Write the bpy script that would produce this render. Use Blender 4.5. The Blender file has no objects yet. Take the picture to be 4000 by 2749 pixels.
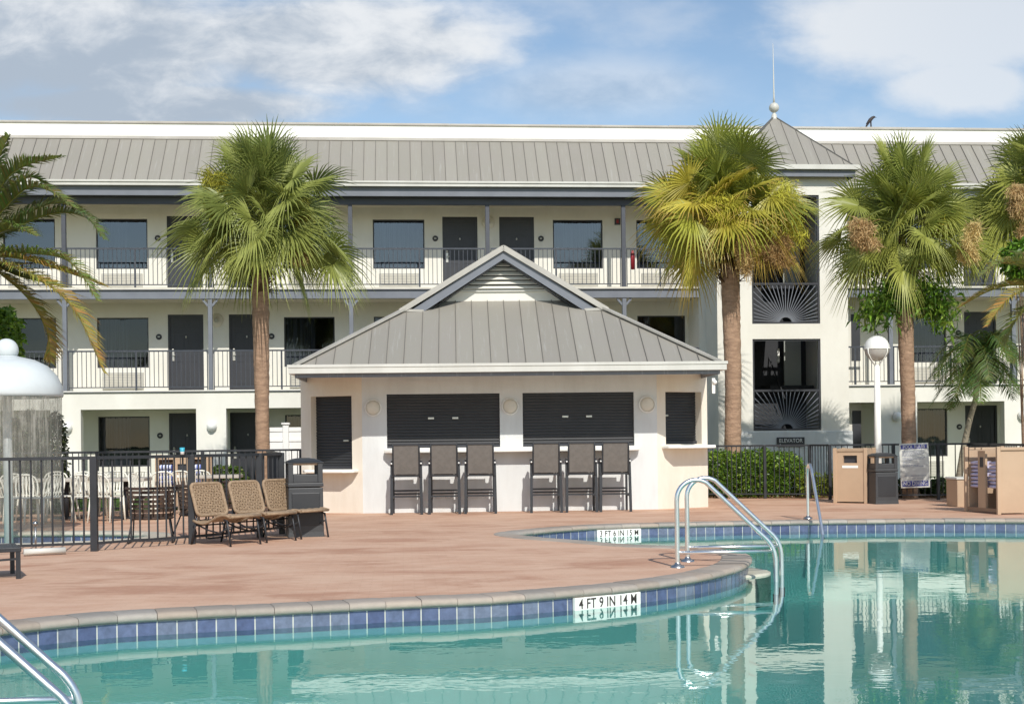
import bpy, bmesh, math, random
from mathutils import Vector, Matrix, noise
from mathutils.geometry import tessellate_polygon
R=math.radians; PI=math.pi
C=bpy.context.scene.collection
scn=bpy.context.scene

# ---------------------------------------------------------------- camera
cd=bpy.data.cameras.new('camera'); cam=bpy.data.objects.new('camera',cd); C.objects.link(cam)
cd.sensor_width=36; cd.lens=36*3007/2322.; cd.shift_y=200/2322.; cd.clip_end=2000; cd.clip_start=.1
cam.matrix_world=Matrix.Translation((0,0,1.33))@Matrix.Rotation(-math.atan(.083),4,'Z')@Matrix.Rotation(PI/2,4,'X')@Matrix.Rotation(-.0115,4,'Z')
scn.camera=cam
# ---------------------------------------------------------------- sun, sky, exposure
SEL,SAZ=R(40),R(8)                      # elevation; sun stands to the right of the view
sv=Vector((math.sin(SAZ)*math.cos(SEL),-math.cos(SAZ)*math.cos(SEL),math.sin(SEL)))
sd=bpy.data.lights.new('sun','SUN'); sd.energy=3.9; sd.angle=R(.53); sd.color=(1,.955,.88)
sun=bpy.data.objects.new('sun',sd); C.objects.link(sun)
sun.rotation_euler=sv.to_track_quat('Z','Y').to_euler(); sun.location=(10,-10,20)
scn.view_settings.view_transform='Standard'; scn.view_settings.look='None'; scn.view_settings.exposure=.0; scn.view_settings.gamma=1
W=bpy.data.worlds.new('World'); scn.world=W; W.use_nodes=True
def nodes(nt): return nt.nodes, nt.links
n,l=nodes(W.node_tree); n.clear()
def N(n,t,**k):
    o=n.new(t)
    for a,b in k.items():
        if a=='op': o.operation=b
        elif a=='bt': o.blend_type=b
        elif a=='dt': o.data_type=b
        else: setattr(o,a,b)
    return o
class NB:
    """small wrapper to write node maths in a line"""
    def __init__(s,nt): s.n=nt.nodes; s.l=nt.links
    def m(s,op,*a,clamp=False):
        o=s.n.new('ShaderNodeMath'); o.operation=op; o.use_clamp=clamp
        for i,v in enumerate(a):
            if hasattr(v,'is_output'): s.l.new(v,o.inputs[i])
            else: o.inputs[i].default_value=v
        return o.outputs[0]
    def mix(s,f,a,b,bt='MIX'):
        o=s.n.new('ShaderNodeMix'); o.data_type='RGBA'; o.blend_type=bt
        for i,v in ((0,f),(6,a),(7,b)):
            if hasattr(v,'is_output'): s.l.new(v,o.inputs[i])
            elif i==0: o.inputs[0].default_value=v
            else: o.inputs[i].default_value=tuple(v)+(1,) if len(v)==3 else v
        return o.outputs[2]
    def noise(s,vec,scale,detail=4,rough=.5,dist=0):
        o=s.n.new('ShaderNodeTexNoise'); o.inputs['Scale'].default_value=scale; o.inputs['Detail'].default_value=detail
        o.inputs['Roughness'].default_value=rough; o.inputs['Distortion'].default_value=dist
        if vec is not None: s.l.new(vec,o.inputs['Vector'])
        return o.outputs[0]
    def map(s,vec,scale=(1,1,1),loc=(0,0,0),rot=(0,0,0)):
        o=s.n.new('ShaderNodeMapping'); o.inputs['Scale'].default_value=scale; o.inputs['Location'].default_value=loc; o.inputs['Rotation'].default_value=rot
        s.l.new(vec,o.inputs['Vector']); return o.outputs[0]
    def ss(s,v,a,b):
        o=s.n.new('ShaderNodeMapRange'); o.interpolation_type='SMOOTHSTEP'
        s.l.new(v,o.inputs[0]); o.inputs[1].default_value=a; o.inputs[2].default_value=b; return o.outputs[0]
b=NB(W.node_tree)
sky=n.new('ShaderNodeTexSky'); sky.sky_type='NISHITA'; sky.sun_disc=False; sky.sun_elevation=SEL; sky.sun_rotation=PI-SAZ
sky.air_density=1.0; sky.dust_density=.3; sky.ozone_density=1.6
tc=n.new('ShaderNodeTexCoord'); sx=n.new('ShaderNodeSeparateXYZ'); l.new(tc.outputs['Generated'],sx.inputs[0])
ay=b.m('MAXIMUM',b.m('ABSOLUTE',sx.outputs[1]),.05)
A=b.m('DIVIDE',sx.outputs[0],ay); B=b.m('DIVIDE',sx.outputs[2],ay)     # tan(azimuth), tan(elevation)
cv=n.new('ShaderNodeCombineXYZ'); l.new(A,cv.inputs[0]); l.new(b.m('MULTIPLY',B,1.9),cv.inputs[1]); l.new(sx.outputs[1],cv.inputs[2])
n1=b.noise(cv.outputs[0],7,8,.58); n2=b.noise(cv.outputs[0],19,7,.6,.3); n3=b.noise(cv.outputs[0],3,3,.5)
def blob(a0,b0,ra,rb):
    da=b.m('DIVIDE',b.m('SUBTRACT',A,a0),ra); db=b.m('DIVIDE',b.m('SUBTRACT',B,b0),rb)
    return b.m('SUBTRACT',1.,b.m('SQRT',b.m('ADD',b.m('MULTIPLY',da,da),b.m('MULTIPLY',db,db))))
def P2(v,y): return ((v-911)/3007.,(998-y)/3007.)
bl=None
for (v,y,rv,ry) in ((120,110,640,190),(760,95,500,135),(330,245,470,70),(2190,45,470,150),(2250,180,230,80)):
    a0,b0=P2(v,y); o=blob(a0,b0,rv/3007.,ry/3007.)
    bl=o if bl is None else b.m('MAXIMUM',bl,o)
dens=b.m('ADD',bl,b.m('MULTIPLY',b.m('SUBTRACT',n1,.5),1.15)); dens=b.m('ADD',dens,b.m('MULTIPLY',b.m('SUBTRACT',n2,.5),.5))
cl=b.m('MULTIPLY',b.ss(dens,-.18,.48),b.m('SUBTRACT',.93,b.m('MULTIPLY',b.ss(A,.2,.5),.22)))
wx,wy=P2(1380,195); wisp=b.m('MULTIPLY',b.ss(b.m('ADD',blob(wx,wy,.13,.035),b.m('SUBTRACT',n1,.5)),-.1,.7),.45)
veil=b.m('MULTIPLY',b.ss(n1,.42,.75),.35)
alpha=b.m('MAXIMUM',b.m('MAXIMUM',cl,wisp),veil,clamp=True)
sh=b.ss(b.m('ADD',b.m('ADD',b.m('MULTIPLY',b.m('SUBTRACT',n2,.5),1.5),b.m('MULTIPLY',b.m('SUBTRACT',n1,.5),1.2)),b.m('ADD',b.m('MULTIPLY',b.m('ADD',A,.08),1.3),b.m('MULTIPLY',b.m('SUBTRACT',B,.29),3.))),-.35,.45)
ccol=b.mix(sh,(.44,.51,.60),(.86,.88,.90))
skc=b.mix(1.,sky.outputs[0],(.142,.140,.134),'MULTIPLY')
fin=b.mix(alpha,skc,ccol)
bg=n.new('ShaderNodeBackground'); l.new(fin,bg.inputs[0]); bg.inputs[1].default_value=1.0
ow=n.new('ShaderNodeOutputWorld'); l.new(bg.outputs[0],ow.inputs[0])

# ---------------------------------------------------------------- materials
MATS={}
def mat(name,c1,rough=.6,c2=None,scale=3,metal=0,bump=0,bscale=40,stretch=(1,1,1),detail=5,spec=.5,coord='Object',lo=.35,hi=.65,trans=0,bdist=.01,sheen=0):
    m=bpy.data.materials.new(name); m.use_nodes=True; nt=m.node_tree; nt.nodes.clear(); b=NB(nt)
    p=nt.nodes.new('ShaderNodeBsdfPrincipled'); o=nt.nodes.new('ShaderNodeOutputMaterial')
    p.inputs['Roughness'].default_value=rough; p.inputs['Metallic'].default_value=metal; p.inputs['Specular IOR Level'].default_value=spec
    tc=nt.nodes.new('ShaderNodeTexCoord'); v=b.map(tc.outputs[coord],stretch)
    if c2 is None: c2=tuple(x*.86 for x in c1)
    f=b.ss(b.noise(v,scale,detail,.6),lo,hi)
    f2=b.noise(v,scale*7.3,3,.6)
    col=b.mix(f,c1,c2); col=b.mix(b.m('MULTIPLY',f2,.25),col,tuple(min(1,x*1.12) for x in c1))
    nt.links.new(col,p.inputs['Base Color'])
    if bump:
        bn=nt.nodes.new('ShaderNodeBump'); bn.inputs['Strength'].default_value=bump; bn.inputs['Distance'].default_value=bdist
        nt.links.new(b.noise(tc.outputs[coord],bscale,6,.6),bn.inputs['Height']); nt.links.new(bn.outputs[0],p.inputs['Normal'])
    sh=p.outputs[0]
    if trans:
        t=nt.nodes.new('ShaderNodeBsdfTranslucent'); nt.links.new(col,t.inputs[0]); mx=nt.nodes.new('ShaderNodeMixShader'); mx.inputs[0].default_value=trans
        nt.links.new(sh,mx.inputs[1]); nt.links.new(t.outputs[0],mx.inputs[2]); sh=mx.outputs[0]
    nt.links.new(sh,o.inputs[0]); MATS[name]=m; return m
def vmat(name,rough=.5,trans=.25,var=.25,scale=6,spec=.4,bump=0):
    """colour comes from the mesh attribute col (each leaf, tile or stone its own)"""
    m=bpy.data.materials.new(name); m.use_nodes=True; nt=m.node_tree; nt.nodes.clear(); b=NB(nt)
    p=nt.nodes.new('ShaderNodeBsdfPrincipled'); o=nt.nodes.new('ShaderNodeOutputMaterial'); p.inputs['Roughness'].default_value=rough; p.inputs['Specular IOR Level'].default_value=spec
    a=nt.nodes.new('ShaderNodeAttribute'); a.attribute_name='col'; tc=nt.nodes.new('ShaderNodeTexCoord')
    nz=b.noise(tc.outputs['Object'],scale,4,.6)
    k=b.m('ADD',1-var/2,b.m('MULTIPLY',nz,var)); cx=nt.nodes.new('ShaderNodeCombineXYZ')
    for i in range(3): nt.links.new(k,cx.inputs[i])
    col=b.mix(1.,a.outputs['Color'],cx.outputs[0],'MULTIPLY')
    nt.links.new(col,p.inputs['Base Color']); sh=p.outputs[0]
    if bump:
        bn=nt.nodes.new('ShaderNodeBump'); bn.inputs['Strength'].default_value=bump; bn.inputs['Distance'].default_value=.01
        nt.links.new(b.noise(tc.outputs['Object'],60,4,.6),bn.inputs['Height']); nt.links.new(bn.outputs[0],p.inputs['Normal'])
    if trans:
        t=nt.nodes.new('ShaderNodeBsdfTranslucent'); nt.links.new(col,t.inputs[0]); mx=nt.nodes.new('ShaderNodeMixShader'); mx.inputs[0].default_value=trans
        nt.links.new(sh,mx.inputs[1]); nt.links.new(t.outputs[0],mx.inputs[2]); sh=mx.outputs[0]
    nt.links.new(sh,o.inputs[0]); return m

m_stucco=mat('cream_stucco',(.80,.78,.705),.85,(.725,.70,.625),.9,bump=.25,bscale=90,stretch=(1,1,.5))
m_stucco2=mat('pale_grey_stucco',(.675,.69,.685),.85,(.605,.615,.605),1.1,bump=.35,bscale=70,stretch=(2.5,2.5,.6))
m_cream2=mat('peach_cream_stucco',(.76,.70,.605),.85,(.69,.62,.52),1.1,bump=.35,bscale=70,stretch=(2.5,2.5,.6))
m_white=mat('white_parapet',(.93,.92,.86),.75,(.88,.87,.80),.7,bump=.1)
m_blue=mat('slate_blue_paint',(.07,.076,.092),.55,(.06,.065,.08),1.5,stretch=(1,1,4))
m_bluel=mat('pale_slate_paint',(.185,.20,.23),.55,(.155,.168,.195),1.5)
m_dark=mat('charcoal_door_paint',(.040,.042,.050),.45,(.034,.036,.043),2)
m_shut=mat('charcoal_shutter_steel',(.030,.031,.034),.5,(.024,.025,.028),2)
m_black=mat('black_powder_coat',(.022,.024,.028),.42,(.030,.032,.038),6)
m_rail=mat('slate_railing_paint',(.045,.052,.068),.45,(.06,.068,.085),6)
m_gutter=mat('pale_gutter_metal',(.62,.61,.56),.5,(.54,.53,.48),1.1,stretch=(1.5,1,.3))
m_coping=mat('weathered_parapet_cap',(.52,.49,.44),.7,(.42,.39,.35),.7)
m_floor=mat('walkway_concrete',(.45,.43,.39),.8,(.38,.36,.33),2)
m_ceil=mat('walkway_ceiling',(.60,.56,.46),.85,(.56,.52,.43),1)
m_handle=mat('brushed_nickel',(.62,.60,.55),.35,metal=.6)
m_offw=mat('ivory_plastic',(.72,.68,.58),.4)
m_lamp=mat('frosted_globe',(.86,.86,.83),.25,(.82,.82,.79),2)
m_steel=mat('polished_stainless',(.93,.93,.92),.30,(.86,.86,.85),5,metal=1)
m_steeld=mat('stainless_collar',(.55,.55,.54),.3,metal=1)
m_ac=mat('grey_grille',(.50,.49,.44),.6,(.42,.41,.37),4)
m_red=mat('red_enamel',(.35,.02,.03),.4)
m_tan=mat('tan_recycled_plastic',(.50,.355,.235),.6,(.46,.325,.215),1.5,bump=.1)
m_tand=mat('brown_recycled_plastic',(.30,.20,.13),.6,(.27,.18,.12),2)
m_bin=mat('charcoal_bin_plastic',(.050,.052,.055),.5,(.042,.044,.047),3,bump=.15)
m_sling=mat('taupe_sling_mesh',(.15,.135,.12),.75,(.125,.113,.10),12,bump=.3,bscale=300)
m_wick=mat('tan_woven_rope',(.37,.265,.17),.8,(.27,.185,.115),30,bump=.6,bscale=120)
m_wickd=mat('brown_woven_strap',(.055,.032,.022),.7,(.08,.05,.035),20,bump=.4,bscale=120)
m_chair=mat('ivory_plastic_chair',(.78,.76,.66),.45,(.72,.70,.61),5)
m_vinyl=mat('white_vinyl_fence',(.85,.85,.84),.5,(.80,.80,.79),1)
m_trunk=mat('fibrous_palm_bark',(.41,.27,.18),.9,(.27,.175,.115),5,stretch=(1,1,3.5),bump=.9,bscale=22,bdist=.03)
m_trunkg=mat('grey_ringed_bark',(.33,.29,.21),.9,(.22,.19,.14),7,stretch=(1,1,5),bump=.6,bscale=25)
m_leaf=vmat('palm_leaf',.42,.36,.35,3,.5)
m_bush=vmat('shrub_leaf',.4,.3,.3,5,.5)
m_fluff=vmat('palm_flower_strand',.8,.3,.4,9,.2)
m_tile=vmat('glazed_pool_tile',.22,0,1.1,16,.5)
m_stone=vmat('cast_stone_coping',.75,0,.35,14,.3,.4)
m_grout=mat('pool_grout',(.62,.63,.58),.8)
m_ink=mat('black_tile_ink',(.05,.04,.035),.5)
m_signw=mat('white_sign_face',(.66,.66,.60),.5,(.62,.62,.56),8)
m_signb=mat('blue_sign_ink',(.045,.055,.26),.5)
m_signt=mat('faded_sign_ink',(.25,.27,.36),.6)
m_txtw=mat('white_lettering',(.82,.82,.80),.5)
m_grass=mat('lawn_green',(.10,.17,.035),.9,(.065,.12,.025),3,bump=.8,bscale=80)
m_mulch=mat('pine_bark_mulch',(.34,.19,.11),.95,(.22,.12,.07),9,bump=1,bscale=60)
m_plaster=mat('pool_plaster',(.68,.88,.86),.8,(.62,.84,.82),2,bump=.1)
m_ledge=mat('wet_concrete_ledge',(.60,.58,.47),.45,(.50,.48,.39),4,bump=.2)
m_bird=mat('dark_feathers',(.035,.028,.03),.7,(.06,.045,.045),20)
m_dome=mat('white_fibreglass',(.66,.70,.70),.3,(.60,.64,.645),2)
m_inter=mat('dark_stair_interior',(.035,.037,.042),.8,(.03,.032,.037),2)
m_intl=mat('grey_interior_door',(.38,.40,.37),.6,(.35,.37,.34),2)
m_towel=mat('lavender_towel',(.62,.60,.78),.95,(.55,.52,.72),14,bump=.6,bscale=90)

def towel_stripe():
    m=bpy.data.materials.new('blue_striped_towel'); m.use_nodes=True; nt=m.node_tree; b=NB(nt); p=nt.nodes['Principled BSDF']
    tc=nt.nodes.new('ShaderNodeTexCoord'); w=nt.nodes.new('ShaderNodeTexWave'); w.wave_type='BANDS'; w.bands_direction='X'; w.inputs['Scale'].default_value=5; w.inputs['Distortion'].default_value=.6
    nt.links.new(tc.outputs['Object'],w.inputs[0]); nt.links.new(b.mix(b.ss(w.outputs[1],.45,.55),(.80,.84,.90),(.16,.22,.62)),p.inputs['Base Color']); p.inputs['Roughness'].default_value=.95; return m
m_stripe=towel_stripe()
def roofmat():
    """grey standing-seam sheet: every pan a slightly different grey, chalky streaks running down the slope"""
    m=bpy.data.materials.new('standing_seam_metal'); m.use_nodes=True; nt=m.node_tree; b=NB(nt); p=nt.nodes['Principled BSDF']
    tc=nt.nodes.new('ShaderNodeTexCoord'); s=nt.nodes.new('ShaderNodeSeparateXYZ'); nt.links.new(tc.outputs['Object'],s.inputs[0])
    pan=b.m('FLOOR',b.m('DIVIDE',s.outputs[0],.3125)); wn=nt.nodes.new('ShaderNodeTexWhiteNoise'); wn.noise_dimensions='1D'; nt.links.new(pan,wn.inputs['W'])
    st=b.noise(b.map(tc.outputs['Object'],(9,.5,.5)),2.2,6,.65); bl=b.noise(tc.outputs['Object'],1.3,4,.6)
    c=b.mix(wn.outputs[0],(.335,.315,.268),(.30,.28,.24)); c=b.mix(b.m('MULTIPLY',b.ss(st,.55,.75),.35),c,(.50,.49,.465)); c=b.mix(b.m('MULTIPLY',b.ss(bl,.4,.7),.3),c,(.33,.298,.272))
    nt.links.new(c,p.inputs['Base Color']); p.inputs['Roughness'].default_value=.55; p.inputs['Metallic'].default_value=.15
    return m
m_roof=roofmat()
m_fascia=mat('chalky_slate_fascia',(.17,.185,.215),.55,(.42,.44,.46),1.6,stretch=(9,9,.5),lo=.56,hi=.72)
m_rake=mat('weathered_rake_metal',(.45,.43,.385),.55,(.38,.36,.32),2.5)
m_seam=mat('seam_rib_metal',(.17,.16,.142),.5,(.14,.132,.12),3,metal=.1)
def deckmat():
    m=bpy.data.materials.new('salmon_stamped_concrete'); m.use_nodes=True; nt=m.node_tree; b=NB(nt); p=nt.nodes['Principled BSDF']
    tc=nt.nodes.new('ShaderNodeTexCoord'); v=tc.outputs['Object']
    a=b.ss(b.noise(b.map(v,(.75,1.25,1)),1.2,6,.66,.4),.38,.66); c=b.ss(b.noise(b.map(v,(1,2,1)),4.5,5,.7),.45,.75); d=b.noise(v,45,3,.7); e=b.ss(b.noise(b.map(v,(.6,1.15,1),(7,3,0)),.85,6,.68,.5),.47,.66)
    k=b.mix(a,(.655,.43,.30),(.58,.35,.235)); k=b.mix(b.m('MULTIPLY',c,.4),k,(.72,.51,.385)); k=b.mix(b.m('MULTIPLY',e,.9),k,(.46,.245,.155))
    k=b.mix(b.m('MULTIPLY',b.ss(d,.55,.8),.25),k,(.40,.24,.17))
    br=nt.nodes.new('ShaderNodeTexBrick'); br.inputs['Scale'].default_value=1; br.inputs['Brick Width'].default_value=.2; br.inputs['Row Height'].default_value=.1; br.inputs['Mortar Size'].default_value=.004; br.inputs['Mortar Smooth'].default_value=.6
    br.inputs['Color1'].default_value=(1,1,1,1); br.inputs['Color2'].default_value=(.9,.9,.9,1); br.inputs['Mortar'].default_value=(.78,.76,.74,1)
    nt.links.new(v,br.inputs['Vector']); k=b.mix(.45,k,b.mix(1.,k,br.outputs[0],'MULTIPLY'))
    nt.links.new(k,p.inputs['Base Color']); p.inputs['Roughness'].default_value=.78
    bn=nt.nodes.new('ShaderNodeBump'); bn.inputs['Strength'].default_value=.35; bn.inputs['Distance'].default_value=.006
    nt.links.new(b.m('ADD',b.noise(v,30,5,.6),b.m('MULTIPLY',br.outputs[1],-.8)),bn.inputs['Height']); nt.links.new(bn.outputs[0],p.inputs['Normal'])
    return m
m_deck=deckmat()
def watermat():
    m=bpy.data.materials.new('pool_water'); m.use_nodes=True; nt=m.node_tree; nt.nodes.clear(); b=NB(nt)
    tc=nt.nodes.new('ShaderNodeTexCoord'); v=tc.outputs['Object']
    h=b.m('ADD',b.noise(b.map(v,(.9,1.3,1)),2.2,3,.5,.4),b.m('MULTIPLY',b.noise(b.map(v,(1,1.4,1)),7,2,.5),.22))
    bn=nt.nodes.new('ShaderNodeBump'); bn.inputs['Strength'].default_value=1; bn.inputs['Distance'].default_value=.0016; nt.links.new(h,bn.inputs['Height'])
    t=nt.nodes.new('ShaderNodeBsdfTransparent'); t.inputs[0].default_value=(.345,.59,.57,1)
    g=nt.nodes.new('ShaderNodeBsdfGlossy'); g.inputs['Roughness'].default_value=.0; g.inputs[0].default_value=(.93,.97,.95,1); nt.links.new(bn.outputs[0],g.inputs['Normal'])
    ge=nt.nodes.new('ShaderNodeNewGeometry'); dp=nt.nodes.new('ShaderNodeVectorMath'); dp.operation='DOT_PRODUCT'
    nt.links.new(ge.outputs['Incoming'],dp.inputs[0]); nt.links.new(bn.outputs[0],dp.inputs[1]); c1=b.m('SUBTRACT',1.,b.m('ABSOLUTE',dp.outputs['Value'])); f=b.m('ADD',.035,b.m('MULTIPLY',.965,b.m('POWER',c1,4.6))); mx=nt.nodes.new('ShaderNodeMixShader')
    nt.links.new(b.m('ADD',b.m('MULTIPLY',f,1.02),.01,clamp=True),mx.inputs[0]); nt.links.new(t.outputs[0],mx.inputs[1]); nt.links.new(g.outputs[0],mx.inputs[2])
    o=nt.nodes.new('ShaderNodeOutputMaterial'); nt.links.new(mx.outputs[0],o.inputs[0]); return m
m_water=watermat()
def glassmat(name,f,tint):
    m=bpy.data.materials.new(name); m.use_nodes=True; nt=m.node_tree; nt.nodes.clear(); b=NB(nt)
    g=nt.nodes.new('ShaderNodeBsdfGlossy'); g.inputs['Roughness'].default_value=.015; g.inputs[0].default_value=(.88,.92,.96,1)
    t=nt.nodes.new('ShaderNodeBsdfTransparent'); t.inputs[0].default_value=tint+(1,)
    tc=nt.nodes.new('ShaderNodeTexCoord'); bn=nt.nodes.new('ShaderNodeBump'); bn.inputs['Strength'].default_value=.4; bn.inputs['Distance'].default_value=.004
    nt.links.new(b.noise(tc.outputs['Object'],1.4,2,.5),bn.inputs['Height']); nt.links.new(bn.outputs[0],g.inputs['Normal'])
    fr=nt.nodes.new('ShaderNodeFresnel'); fr.inputs[0].default_value=1.5
    mx=nt.nodes.new('ShaderNodeMixShader'); nt.links.new(b.m('ADD',fr.outputs[0],f),mx.inputs[0]); nt.links.new(t.outputs[0],mx.inputs[1]); nt.links.new(g.outputs[0],mx.inputs[2])
    o=nt.nodes.new('ShaderNodeOutputMaterial'); nt.links.new(mx.outputs[0],o.inputs[0]); return m
m_glass=glassmat('tinted_window_glass',.10,(.5,.52,.55))
m_glassd=glassmat('dark_window_glass',.015,(.5,.52,.55))
def curtainmat():
    m=bpy.data.materials.new('drawn_curtain'); m.use_nodes=True; nt=m.node_tree; b=NB(nt); p=nt.nodes['Principled BSDF']
    tc=nt.nodes.new('ShaderNodeTexCoord'); nz=b.noise(b.map(tc.outputs['Object'],(9,1,.25)),1.6,4,.6)
    nt.links.new(b.mix(b.ss(nz,.4,.62),(.035,.04,.055),(.12,.135,.175)),p.inputs['Base Color']); p.inputs['Roughness'].default_value=.9; return m
m_curt=curtainmat()
def fallmat():
    """sheet of falling water: mostly clear with ragged milky streaks"""
    m=bpy.data.materials.new('falling_water_sheet'); m.use_nodes=True; nt=m.node_tree; nt.nodes.clear(); b=NB(nt)
    tc=nt.nodes.new('ShaderNodeTexCoord'); v=tc.outputs['Object']; nz=b.noise(b.map(v,(15,15,.55)),1.5,7,.72,.4); n2=b.noise(b.map(v,(1,1,.5)),14,5,.7)
    s=nt.nodes.new('ShaderNodeSeparateXYZ'); nt.links.new(v,s.inputs[0])
    a=b.m('MULTIPLY',b.m('ADD',.06,b.m('MULTIPLY',b.ss(s.outputs[2],-.6,1.9),b.m('ADD',.22,b.m('MULTIPLY',b.ss(b.m('ADD',nz,b.m('MULTIPLY',n2,.5)),.66,.98),.62)))),.95,clamp=True)
    d=nt.nodes.new('ShaderNodeBsdfDiffuse'); d.inputs[0].default_value=(.42,.40,.35,1); t=nt.nodes.new('ShaderNodeBsdfTransparent'); t.inputs[0].default_value=(.93,.93,.92,1)
    mx=nt.nodes.new('ShaderNodeMixShader'); nt.links.new(a,mx.inputs[0]); nt.links.new(t.outputs[0],mx.inputs[1]); nt.links.new(d.outputs[0],mx.inputs[2])
    o=nt.nodes.new('ShaderNodeOutputMaterial'); nt.links.new(mx.outputs[0],o.inputs[0]); return m
m_fall=fallmat()

# ---------------------------------------------------------------- mesh helpers
def wloc(o):
    v=Vector((0,0,0))
    while o: v=v+o.location; o=o.parent
    return v
class MB:
    def __init__(s): s.v=[]; s.f=[]; s.c=[]; s.k=(1,1,1); s.sm=[]; s.smooth=False
    def face(s,pts):
        i=len(s.v); s.v+= [tuple(p) for p in pts]; s.f.append(tuple(range(i,i+len(pts)))); s.c.append(s.k); s.sm.append(s.smooth)
    def quads(s,vs,fs,smooth=None):
        i=len(s.v); s.v+=[tuple(p) for p in vs]
        for f in fs: s.f.append(tuple(i+j for j in f)); s.c.append(s.k); s.sm.append(s.smooth if smooth is None else smooth)
    def box(s,x0,x1,y0,y1,z0,z1,M=None):
        vs=[Vector((x,y,z)) for z in (z0,z1) for y in (y0,y1) for x in (x0,x1)]
        if M is not None: vs=[M@v for v in vs]
        s.quads(vs,[(0,2,3,1),(4,5,7,6),(0,1,5,4),(2,6,7,3),(0,4,6,2),(1,3,7,5)],False)
    def bar(s,a,b,w,h=None,up=(0,0,1)):
        """rectangular bar from a to b, w wide and h high"""
        a=Vector(a);b=Vector(b);h=w if h is None else h; d=(b-a)
        if d.length<1e-6: return
        d.normalize(); u=Vector(up)
        if abs(d.dot(u))>.98: u=Vector((0,1,0))
        x=d.cross(u).normalized(); y=x.cross(d).normalized(); vs=[]
        for p in (a,b):
            for i,j in ((-1,-1),(1,-1),(1,1),(-1,1)): vs.append(p+x*(i*w/2)+y*(j*h/2))
        s.quads(vs,[(0,3,2,1),(4,5,6,7),(0,1,5,4),(1,2,6,5),(2,3,7,6),(3,0,4,7)],False)
    def tube(s,pts,r,seg=8,cap=True):
        pts=[Vector(p) for p in pts]; n=len(pts); rr=r if hasattr(r,'__len__') else [r]*n
        up=None; vs=[]
        for i,p in enumerate(pts):
            d=(pts[min(i+1,n-1)]-pts[max(i-1,0)]).normalized()
            if up is None: up=Vector((0,0,1)) if abs(d.z)<.9 else Vector((1,0,0))
            x=d.cross(up).normalized(); up=x.cross(d).normalized()
            for k in range(seg):
                a=2*PI*k/seg; vs.append(p+(x*math.cos(a)+up*math.sin(a))*rr[i])
        fs=[]
        for i in range(n-1):
            for k in range(seg):
                k2=(k+1)%seg; fs.append((i*seg+k,i*seg+k2,(i+1)*seg+k2,(i+1)*seg+k))
        s.quads(vs,fs,True)
        if cap:
            i=len(s.v)-len(vs)
            s.f.append(tuple(i+k for k in reversed(range(seg)))); s.c.append(s.k); s.sm.append(False)
            s.f.append(tuple(i+(n-1)*seg+k for k in range(seg))); s.c.append(s.k); s.sm.append(False)
    def lathe(s,prof,c=(0,0,0),seg=24,axis='z'):
        vs=[];n=len(prof)
        for r,z in prof:
            for k in range(seg):
                a=2*PI*k/seg; p=(r*math.cos(a),r*math.sin(a),z)
                if axis=='y': p=(p[0],p[2],p[1])
                vs.append((p[0]+c[0],p[1]+c[1],p[2]+c[2]))
        s.quads(vs,[(i*seg+k,i*seg+(k+1)%seg,(i+1)*seg+(k+1)%seg,(i+1)*seg+k) for i in range(n-1) for k in range(seg)],True)
    def ball(s,c,r,seg=20,rings=12,sc=(1,1,1)):
        vs=[];fs=[]
        for i in range(rings+1):
            t=PI*i/rings
            for k in range(seg):
                a=2*PI*k/seg; vs.append((c[0]+r*sc[0]*math.sin(t)*math.cos(a),c[1]+r*sc[1]*math.sin(t)*math.sin(a),c[2]+r*sc[2]*math.cos(t)))
        for i in range(rings):
            for k in range(seg): fs.append((i*seg+k,(i+1)*seg+k,(i+1)*seg+(k+1)%seg,i*seg+(k+1)%seg))
        s.quads(vs,fs,True)
    def build(s,name,m,parent=None,world=True,bevel=0,col=False):
        me=bpy.data.meshes.new(name); off=wloc(parent) if (parent is not None and world) else Vector((0,0,0))
        me.from_pydata([(v[0]-off.x,v[1]-off.y,v[2]-off.z) for v in s.v],[],s.f)
        me.polygons.foreach_set('use_smooth',s.sm)
        if col:
            at=me.color_attributes.new('col','FLOAT_COLOR','CORNER'); dat=[]
            for f,c in zip(s.f,s.c): dat+=list(tuple(c)+(1,))*len(f)
            at.data.foreach_set('color',dat)
        bm=bmesh.new(); bm.from_mesh(me)
        if not col: bmesh.ops.remove_doubles(bm,verts=bm.verts,dist=1e-5)
        else: pass
        if s.recalc: bmesh.ops.recalc_face_normals(bm,faces=bm.faces)
        bm.to_mesh(me); bm.free()
        me.materials.append(m); o=bpy.data.objects.new(name,me); C.objects.link(o)
        if parent is not None: o.parent=parent
        if bevel:
            bv=o.modifiers.new('bevel','BEVEL'); bv.width=bevel; bv.segments=2; bv.limit_method='ANGLE'
        return o
    recalc=False
def tag(o,label=None,cat=None,group=None,kind=None):
    for k,v in (('label',label),('category',cat),('group',group),('kind',kind)):
        if v: o[k]=v
    return o
def thing(name,label,cat,loc=(0,0,0),rz=0,group=None):
    o=bpy.data.objects.new(name,None); C.objects.link(o); o.location=loc; o.rotation_euler=(0,0,rz); o.empty_display_size=.2
    return tag(o,label,cat,group)
def kids(o): return [c for c in bpy.data.objects if c.parent==o]
def dup(root,loc,rz,label=None):
    r=root.copy(); C.objects.link(r); r.location=loc; r.rotation_euler=(0,0,rz)
    if label: r['label']=label
    for ch in kids(root):
        c=ch.copy(); C.objects.link(c); c.parent=r
        for g in kids(ch):
            d=g.copy(); C.objects.link(d); d.parent=c
    return r
def bx(name,m,parent,*a,world=True,bevel=0):
    q=MB(); q.box(*a); return q.build(name,m,parent,world,bevel)
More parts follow.
